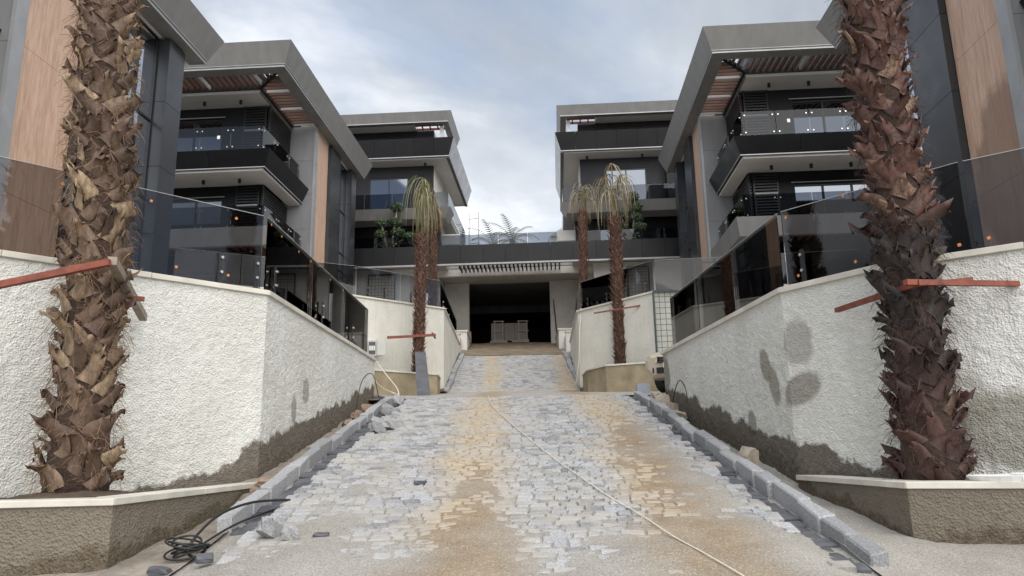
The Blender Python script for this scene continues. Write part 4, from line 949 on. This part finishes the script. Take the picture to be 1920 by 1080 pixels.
# steel props at the palms
def props(label, bars, base, mat_list):
    t = Thing('palm_prop', label, 'brace', base)
    for (p, q, wd), mt in zip(bars, mat_list): m = MB(); m.bar(p, q, wd); t.part('prop_bar', m, mt)
    return t
props('red steel bar and grey tube propping the brown palm to the left wall', [((-5.2, 5.4, 2.62), (-3.06, 5.5, 3.08), .05), ((-3.06, 5.53, 3.10), (-3.52, 7.0, 2.93), .065), ((-3.75, 6.15, 3.0), (-3.2, 6.35, 2.97), .038)], (-3.2, 5.6, 3.05), [RED, TUB, RED])
props('red steel bars propping the charred palm to the right wall', [((3.0, 6.8, 2.84), (3.08, 5.48, 2.80), .042), ((2.95, 5.47, 2.80), (4.1, 5.92, 2.87), .042), ((3.45, 5.75, 2.86), (3.86, 6.12, 2.96), .036)], (3.1, 5.5, 2.83), [RED]*3)
props('red steel bar across the trunk of the green-tipped palm', [((-3.75, 22.05, 5.05), (-2.3, 22.05, 5.1), .07), ((-2.4, 22.04, 5.15), (-2.45, 23.3, 5.2), .05)], (-2.8, 22.0, 5.05), [RED, RED])
props('thin rusty bar across the trunk of the straw-headed palm', [((2.4, 21.68, 5.6), (3.95, 21.2, 5.75), .04)], (3.1, 21.6, 5.6), [RED])
# ------------------------------------------------------------------ topiary on the bridge terrace
def topiary(label, base, balls, seed):
    g = random.Random(seed); t = Thing('topiary_tree', label, 'tree', base, True); b = Vector(base)
    for st_ in balls:
        m = MB(); m.tube([b, b+Vector((st_['x']*.4, 0, .5)), b+Vector((st_['x'], st_['y'], st_['b'][-1][2]))], [.07, .055, .03], 8); t.part('trunk', m, STM)
        for dx, dy, z, r in st_['b']:
            m = MB(); m.an = 'rnd'; m.a = []; c = b+Vector((st_['x']+dx, st_['y']+dy, z))
            for i in range(420):
                v = Vector((g.gauss(0, 1), g.gauss(0, 1), g.gauss(0, 1))).normalized(); p = c+Vector((v.x*r, v.y*r, v.z*r*.66))*g.uniform(.55, 1.0)
                a = v.orthogonal().normalized(); a.rotate(Matrix.Rotation(g.uniform(0, 6.28), 3, v)); d = (v*.6+a*.8).normalized(); s_ = v.cross(a)*.03; l = g.uniform(.06, .11); rr2 = min(.99, max(0, .35+.35*v.z+g.uniform(-.25, .25)))
                o_ = len(m.v); m.v += [tuple(x) for x in (p-s_, p+d*l*.6-s_*.9, p+d*l, p+s_)]; m.f += [(o_, o_+1, o_+2, o_+3)]; m.a += [rr2]*4
            t.part('foliage_ball', m, TOP, fix=False)
topiary('cloud-pruned topiary with stacked green balls on the bridge, left', (-7.95, 34.55, 11.2), [dict(x=-.4, y=0, b=[(0, 0, .3, .38), (.0, 0, .95, .32), (.02, 0, 1.5, .28)]), dict(x=.38, y=.0, b=[(0, 0, .35, .42), (.05, 0, 1.0, .36), (-.05, 0, 1.55, .36), (.0, 0, 2.3, .34)]), dict(x=1.0, y=0, b=[(0, 0, .3, .34), (0, 0, .8, .32)])], 5)
topiary('cloud-pruned topiary with white stem and stacked balls on the bridge, right', (3.75, 34.55, 11.2), [dict(x=-.45, y=0, b=[(0, 0, .35, .42), (0, 0, .95, .36), (0, 0, 1.5, .32)]), dict(x=.25, y=.0, b=[(0, 0, .3, .46), (.15, 0, .85, .36), (0, 0, 1.35, .36), (.0, 0, 1.85, .36), (-.1, 0, 2.4, .33)])], 6)
# ------------------------------------------------------------------ beyond the bridge
t = Thing('scaffold_frame', 'thin grey scaffold frame standing behind the bridge at left', 'scaffold', (-2.4, 46, 13.0))
for x in (-2.62, -2.02): m = MB(); m.tube([(x-.06, 46, 10.8), (x-.06, 46, 16.75+(.12 if x > -2.3 else 0))], .03, 7); m.tube([(x-.06, 46, 10.8), (x-.06, 46, 15.6)], .045, 7); t.part('upright', m, LGT)
for z in (16.4, 14.75): m = MB(); m.tube([(-2.68, 46, z), (-2.08, 46, z+.05)], .025, 7); t.part('crossbar', m, LGT)
def datepalm(label, base):
    t = Thing('date_palm', label, 'palm tree', base); g = random.Random(12); b = Vector(base)
    m = MB(); m.tube([b, b+Vector((0, 0, 1.5))], [.2, .16], 10); t.part('trunk', m, COR)
    for i in range(11):
        m = MB(); m.an = 'rnd'; m.a = []; an = i*2*math.pi/11+.3; el = g.uniform(.5, 1.3); p = b+Vector((0, 0, 1.45)); v = Vector((math.cos(an)*math.cos(el), math.sin(an)*math.cos(el)*.7, math.sin(el))); L_ = g.uniform(1.7, 2.3)
        for s in range(14):
            q = p+v*L_/14; v = (v+Vector((0, 0, -.13))).normalized(); sd = v.cross(Vector((0, 0, 1))).normalized()
            for sg in (-1, 1):
                tipp = q+(sd*sg*.9+v*.7-Vector((0, 0, .35))).normalized()*(.5*(1-abs(s/14-.4))); wv = v*.04; o_ = len(m.v)
                m.v += [tuple(x) for x in (q-wv, q+wv, tipp)]; m.f += [(o_, o_+1, o_+2)]; m.a += [g.random()]*3
            o_ = len(m.v); m.v += [tuple(x) for x in (p-sd*.012, p+sd*.012, q+sd*.012, q-sd*.012)]; m.f += [(o_, o_+1, o_+2, o_+3)]; m.a += [.6]*4; p = q
        t.part('frond', m, FGD, fix=False)
FGD = leafmat('date_frond', (.10, .12, .06), (.17, .19, .10), (.24, .25, .14))
datepalm('feathery date palm crown showing above the middle of the bridge', (.05, 48, 14.0))
datepalm('smaller feathery palm crown above the bridge, left of the middle one', (-1.25, 48.5, 13.8))
t = Thing('far_house', 'white far house with gabled tile roof beside the right end house', 'house', (4.0, 52, 8))
m = MB(); m.box(2.62, 8.0, 50, 55, 8, 16.3); t.part('wall', m, PLA)
m = MB(); m.hexa([(2.75, 49.8, 16.31), (8.1, 49.8, 16.31), (8.1, 55, 16.31), (2.75, 55, 16.31)], [(5.4, 49.8, 18.2), (5.6, 49.8, 18.2), (5.6, 55, 18.2), (5.4, 55, 18.2)]); t.part('roof', m, CON)
m = MB()
for i in range(9): m.box(3.2+.2*i, 3.23+.2*i, 49.74, 49.78, 16.35, 16.5+.14*i)
for i in range(6): m.box(3.2+.26*i, 5.0, 49.70, 49.73, 16.4+.18*i, 16.43+.18*i)
t.part('roof_grid', m, BLK)
# ------------------------------------------------------------------ car behind the right wall
def car(label, loc, rz):
    t = Thing('parked_car', label, 'car', (0, 0, 0)); t.e.location = loc; t.e.rotation_euler.z = rz
    def loft(secs):
        m = MB(); n = len(secs[0])
        for s in secs: m.v += s
        for i in range(len(secs)-1):
            for k in range(n): m.f.append((i*n+k, i*n+(k+1) % n, (i+1)*n+(k+1) % n, (i+1)*n+k))
        m.f += [tuple(range(n-1, -1, -1)), tuple(range((len(secs)-1)*n, len(secs)*n))]; return m
    def sec(y, w0, w1, w2, z0, z1, z2): return [(-w0, y, z0), (w0, y, z0), (w1, y, (z0+z1)/2), (w1, y, z1), (w2, y, z2), (-w2, y, z2), (-w1, y, z1), (-w1, y, (z0+z1)/2)]
    t.part('body', loft([sec(-2.05, .55, .70, .60, .32, .60, .68), sec(-1.98, .68, .82, .72, .26, .66, .76), sec(-1.7, .78, .87, .78, .24, .72, .84), sec(-.75, .8, .89, .82, .22, .80, .94), sec(1.2, .8, .89, .82, .22, .82, .96), sec(1.95, .76, .86, .78, .28, .82, .95), sec(2.1, .66, .78, .7, .36, .78, .88)]), CAR, smooth=False)
    t.part('windscreen', loft([sec(-.78, .74, .76, .72, .9, .93, .95), sec(-.1, .7, .68, .62, .9, 1.36, 1.40)]), WIN)
    t.part('cabin', loft([sec(-.1, .70, .69, .63, .9, 1.37, 1.43), sec(1.2, .70, .69, .63, .9, 1.38, 1.44), sec(1.85, .72, .72, .66, .9, 1.0, 1.05)]), WIN)
    m = MB(); m.box(-.63, .63, -.05, 1.25, 1.44, 1.475); t.part('roof', m, CAR)
    m = MB()
    for i in range(4): m.box(-.42, .42, -2.085, -2.045, .56+.035*i, .575+.035*i)
    for i in range(5): m.box(-.42+.2*i, -.40+.2*i, -2.083, -2.047, .56, .69)
    t.part('grille', m, BLK)
    m = MB(); m.box(-.45, .45, -2.1, -2.03, .34, .46); t.part('lower_grille', m, RUB)
    m = MB(); m.box(-.26, .26, -2.115, -2.09, .44, .55); pl = t.part('number_plate', m, PAP)
    m = MB()
    for i, x in enumerate((-.2, -.13, -.03, .05, .14, .2)): m.box(x-.018, x+.018, -2.119, -2.116, .465, .525)
    t.part('plate_characters', m, RUB, pl)
    for s in (-1, 1):
        m = MB(); m.hexa([(s*.44, -2.08, .57), (s*.72, -1.98, .57), (s*.72, -1.9, .57), (s*.44, -2.0, .57)], [(s*.44, -2.06, .7), (s*.74, -1.95, .71), (s*.74, -1.88, .71), (s*.44, -1.98, .7)]); t.part('headlight', m, CHR)
        m = MB(); m.hexa([(s*.55, -2.07, .36), (s*.70, -2.0, .36), (s*.70, -1.93, .36), (s*.55, -1.97, .36)], [(s*.55, -2.07, .46), (s*.70, -2.0, .46), (s*.70, -1.93, .46), (s*.55, -1.97, .46)]); t.part('fog_lamp', m, RUB)
        for y in (-1.3, 1.3):
            m = MB(); m.tube([(s*.68, y, .3), (s*.9, y, .3)], .31, 20); wl = t.part('wheel', m, RUB); m = MB(); m.tube([(s*.89, y, .3), (s*.908, y, .3)], .19, 14); t.part('rim', m, CHR, wl)
        m = MB(); m.box(s*.9, s*1.02, -.62, -.5, .92, 1.04); t.part('mirror', m, BLK)
car('beige old car nosing out behind the end of the right wall', (4.86, 16.75, zr(15.9)+.02), R(-48))
# ------------------------------------------------------------------ small things
def curve_pts(P, n=10):
    P = [Vector(p) for p in P]; res = []
    for i in range(len(P)-1):
        p0, p1, p2, p3 = P[max(i-1, 0)], P[i], P[i+1], P[min(i+2, len(P)-1)]
        for k in range(n):
            t = k/n; res.append(.5*((2*p1)+(-p0+p2)*t+(2*p0-5*p1+4*p2-p3)*t*t+(-p0+3*p1-3*p2+p3)*t**3))
    return res+[P[-1]]
xy = [(-.45, 13.3), (-.36, 12.0), (-.1, 10.4), (.18, 8.9), (.42, 7.7), (.6, 6.95), (.74, 6.35), (.92, 5.75), (1.04, 5.2), (1.15, 4.8), (1.27, 4.4), (1.4, 3.9)]
m = MB(); m.tube(curve_pts([(x, y, max(bed(x, y), zr(y))+.013) for x, y in xy], 8), .005, 6); single('rope', m, ROP, 'thin white rope trailing down the middle of the cobbled drive', 'rope', (0, 8, 1.5), smooth=True)
m = MB(); m.tube(curve_pts([(-1.87, 6.4, 1.26), (-2.03, 6.0, 1.27), (-2.12, 5.6, 1.22), (-2.15, 5.3, 1.12), (-2.16, 5.15, 1.02), (-2.1, 5.1, .98)], 8), .010, 7)
m.tube(curve_pts([(-1.92, 6.4, 1.2), (-1.99, 6.15, 1.18), (-2.08, 5.7, 1.12), (-2.16, 5.3, 1.02)], 8), .008, 7)
for i in range(7):
    cx, cy, rr3 = -2.17+rg.uniform(-.03, .03), 5.17+rg.uniform(-.03, .03), rg.uniform(.08, .13); m.tube([(cx+rr3*math.cos(a), cy+rr3*math.sin(a), 1.0+.012*i+.03*math.sin(a+i)) for a in [q*.3 for q in range(22)]], .007, 6)
single('cable_coil', m, RUB, 'black cable coiled on the sand by the left planter', 'cable', (-2.36, 5.25, .97), smooth=True)
m = MB(); m.tube(curve_pts([(-2.45, 11.6, 2.15), (-2.42, 11.9, 2.75), (-2.38, 12.6, 2.95), (-2.34, 13.0, 2.6)], 8), .007, 6); single('cable', m, RUB, 'black cable arching beside the far end of the left kerb', 'cable', (-2.4, 12, 2.2), smooth=True)
m = MB(); m.tube(curve_pts([(2.42, 11.7, 2.2), (2.45, 11.2, 2.6), (2.42, 10.6, 2.45), (2.4, 10.4, 2.0)], 8), .007, 6); single('cable', m, RUB, 'black cable arching beside the far end of the right kerb', 'cable', (2.42, 11, 2.2), smooth=True)
m = MB(); m.hexa([(-2.55, 19.75, 3.1), (-2.2, 19.8, 3.1), (-2.2, 19.85, 3.1), (-2.55, 19.8, 3.1)], [(-2.86, 21.6, 4.55), (-2.56, 21.65, 4.55), (-2.56, 21.7, 4.55), (-2.86, 21.65, 4.55)]); single('leaning_board', m, SLA, 'dark grey board leaning on the palm planter, left of the upper drive', 'board', (-2.4, 19.8, 3.1))
m = MB(); m.box(2.38, 2.62, 14.5, 14.58, 2.5, 2.88); single('paving_slab', m, plain('blue_grey_slab', (.22, .24, .28), .6, .1, 6), 'small blue-grey slab standing at the crest by the right kerb end', 'slab', (2.5, 14.5, 2.6))
t = Thing('meter_box', 'open pale electric meter box on the upper left wall', 'electric box', (-4.15, 22.05, 4.6)); 
m = MB(); m.box(-4.32, -4.05, 22.02, 22.2, 4.5, 4.98); t.part('cabinet', m, LGT)
m = MB(); m.box(-4.03, -3.78, 21.98, 22.02, 4.52, 4.97); t.part('door', m, LGT)
m = MB(); m.box(-4.28, -4.09, 21.99, 22.018, 4.56, 4.92); t.part('breaker_panel', m, SLA)
for i in range(3): m = MB(); m.box(-4.26+.06*i, -4.22+.06*i, 21.97, 21.989, 4.66, 4.8); t.part('breaker', m, PAP)
m = MB(); m.tube(curve_pts([(-4.15, 21.9, 4.5), (-3.6, 20.6, 3.9), (-2.9, 18.5, 3.25), (-2.45, 16, 2.85), (-2.2, 14.2, 2.72)], 8), .014, 6)
m.tube(curve_pts([(-2.9, 14.4, 3.25), (-2.75, 15.5, 3.0), (-2.55, 16, 2.9), (-2.3, 15, 2.8)], 8), .014, 6); single('cable', m, ROP, 'white cable hanging from the meter box to the left kerb end', 'cable', (-3, 18, 3), smooth=True)
m = MB(); m.tube(curve_pts([(2.2, 23.5, 6.1), (2.1, 23.3, 5.2), (2.05, 23.3, 4.4), (1.95, 23.6, 3.65)], 8), .018, 6); single('cable', m, ROP, 'white cable hanging down the corner of the upper right wall', 'cable', (2.1, 23.4, 4), smooth=True)
m = MB(); m.tube([(3.42, 5.42, 1.353), (3.42, 5.42, 1.39)], [.20, .22], 20); m.tube([(3.72, 5.36, 1.356), (3.72, 5.36, 1.4)], [.22, .24], 20); m.box(3.42, 3.72, 5.2, 5.6, 1.354, 1.393)
single('plastic_tray', m, PAP, 'white plastic tray lying on the right planter coping', 'tray', (3.55, 5.4, 1.353), smooth=False)
m = MB(); m.tube([(-3.86, 5.15, 1.2), (-3.86, 5.15, 1.5)], .035, 12); single('pipe_stub', m, RUB, 'short black pipe stub rising from the left planter soil', 'pipe', (-3.86, 5.15, 1.2))
m = MB(); m.ball((0, 0, 0), .05, 10, 6, (1, 1, .6)); single('weed', m, plain('weed_green', (.06, .10, .045), .8, .3, 30), 'small green weed at the foot of the charred palm', 'plant', (3.12, 5.52, 1.36))
# loose stones
def rock(k, s):
    g = random.Random(2000+k); bm = bmesh.new(); bmesh.ops.create_cube(bm, size=1)
    bmesh.ops.subdivide_edges(bm, edges=bm.edges[:], cuts=1, use_grid_fill=True)
    for v in bm.verts: v.co = Vector((v.co.x*s[0], v.co.y*s[1], v.co.z*s[2]))*(1-.18*(v.co.length > .8))+Vector((g.uniform(-1, 1)*s[0], g.uniform(-1, 1)*s[1], g.uniform(-1, 1)*s[2]))*.09
    me = bpy.data.meshes.new('loose_stone'); bm.to_mesh(me); bm.free(); return me
def loose(label, grp, spots, mat, nm='loose_stone'):
    for i, (x, y, dz, s, rz, ry) in enumerate(spots):
        o = link(nm, rock(i+len(label), s), mat); o.location = (x, y, (low(x, y) if abs(x) > 2.1 else max(bed(x, y), zr(y)-.01))+dz); o.rotation_euler = (rg.uniform(-.3, .3), ry, rz); tag(o, label, 'stone', grp)
loose('broken granite cobble lying on the sand beside the left kerb', 'broken cobbles by the left kerb', [(-1.72, 5.42, .06, (.17, .09, .11), .9, .5), (-1.55, 5.36, .04, (.10, .06, .09), .3, .4), (-1.9, 11.2, .07, (.17, .14, .13), .3, 0), (-1.93, 11.6, .05, (.2, .14, .1), .8, .4), (-1.75, 9.7, .05, (.22, .15, .1), .5, .5), (-1.62, 9.9, .05, (.24, .13, .09), 1.1, .2), (-1.8, 10.2, .05, (.24, .16, .1), .2, .3), (-1.9, 12.4, .07, (.16, .13, .15), .2, .2)], KRB)
loose('dark stone chip lying on the sand left of the drive', 'dark stone chips on the sand', [(-1.98, 4.98, .02, (.10, .07, .06), .4, 0), (-2.2, 4.85, .02, (.13, .08, .05), .1, .1), (-1.35, 5.4, .01, (.10, .04, .03), .2, 0), (-.85, 6.9, .02, (.13, .03, .03), .8, 0)], SLA)
loose('tan rubble stone between the right kerb and the wall', 'rubble by the walls', [(2.36, 7.75, .16, (.15, .13, .2), .5, .3), (2.4, 11.6, .12, (.25, .2, .2), .4, .2), (2.42, 12.1, .14, (.3, .22, .2), 1.1, .4), (2.38, 11.0, .1, (.2, .16, .13), .2, .2), (2.43, 12.7, .15, (.28, .2, .2), .6, .1)], plain('tan_stone', (.38, .33, .26), .9, .25, 9, .5, 40))
loose('small brown rubble stone between the left kerb and the wall', 'rubble by the walls, left', [(-2.4, 7.2, .05, (.14, .10, .08), .5, .3), (-2.42, 7.5, .06, (.17, .12, .09), .2, .2), (-2.38, 9.2, .06, (.15, .11, .09), .9, .3), (-2.4, 11.0, .08, (.19, .14, .11), .4, .1), (-2.42, 11.7, .1, (.2, .15, .13), 1.2, .4), (-2.4, 12.4, .1, (.24, .17, .14), .1, .2)], BRK)
sp2 = [(sx*rg.uniform(2.35, 2.75), rg.uniform(24.3, 31), .12, (rg.uniform(.15, .3), rg.uniform(.12, .22), rg.uniform(.1, .2)), rg.uniform(0, 3), rg.uniform(0, .4)) for sx in (-1, 1) for _ in range(16)]
for i, (x, y, dz, s, rz, ry) in enumerate(sp2):
    o = link('loose_stone', rock(300+i, s), KRB if i % 2 else MATS['tan_stone']); o.location = (x, y, zr(y)+dz); o.rotation_euler = (0, ry, rz); tag(o, 'loose rubble stone behind the upper kerb on the '+('left' if x < 0 else 'right'), 'stone', 'rubble beside the upper drive')
m = MB(); m.hexa([(-2.06, 4.62, .86), (-2.0, 4.73, .88), (-1.97, 4.74, .88), (-2.03, 4.62, .86)], [(-2.05, 4.64, .895), (-2.0, 4.72, .905), (-1.98, 4.72, .905), (-2.03, 4.64, .895)]); single('blue_rag', m, BLU, 'scrap of blue plastic on the sand at the bottom left', 'rag', (-2.15, 4.7, .93))
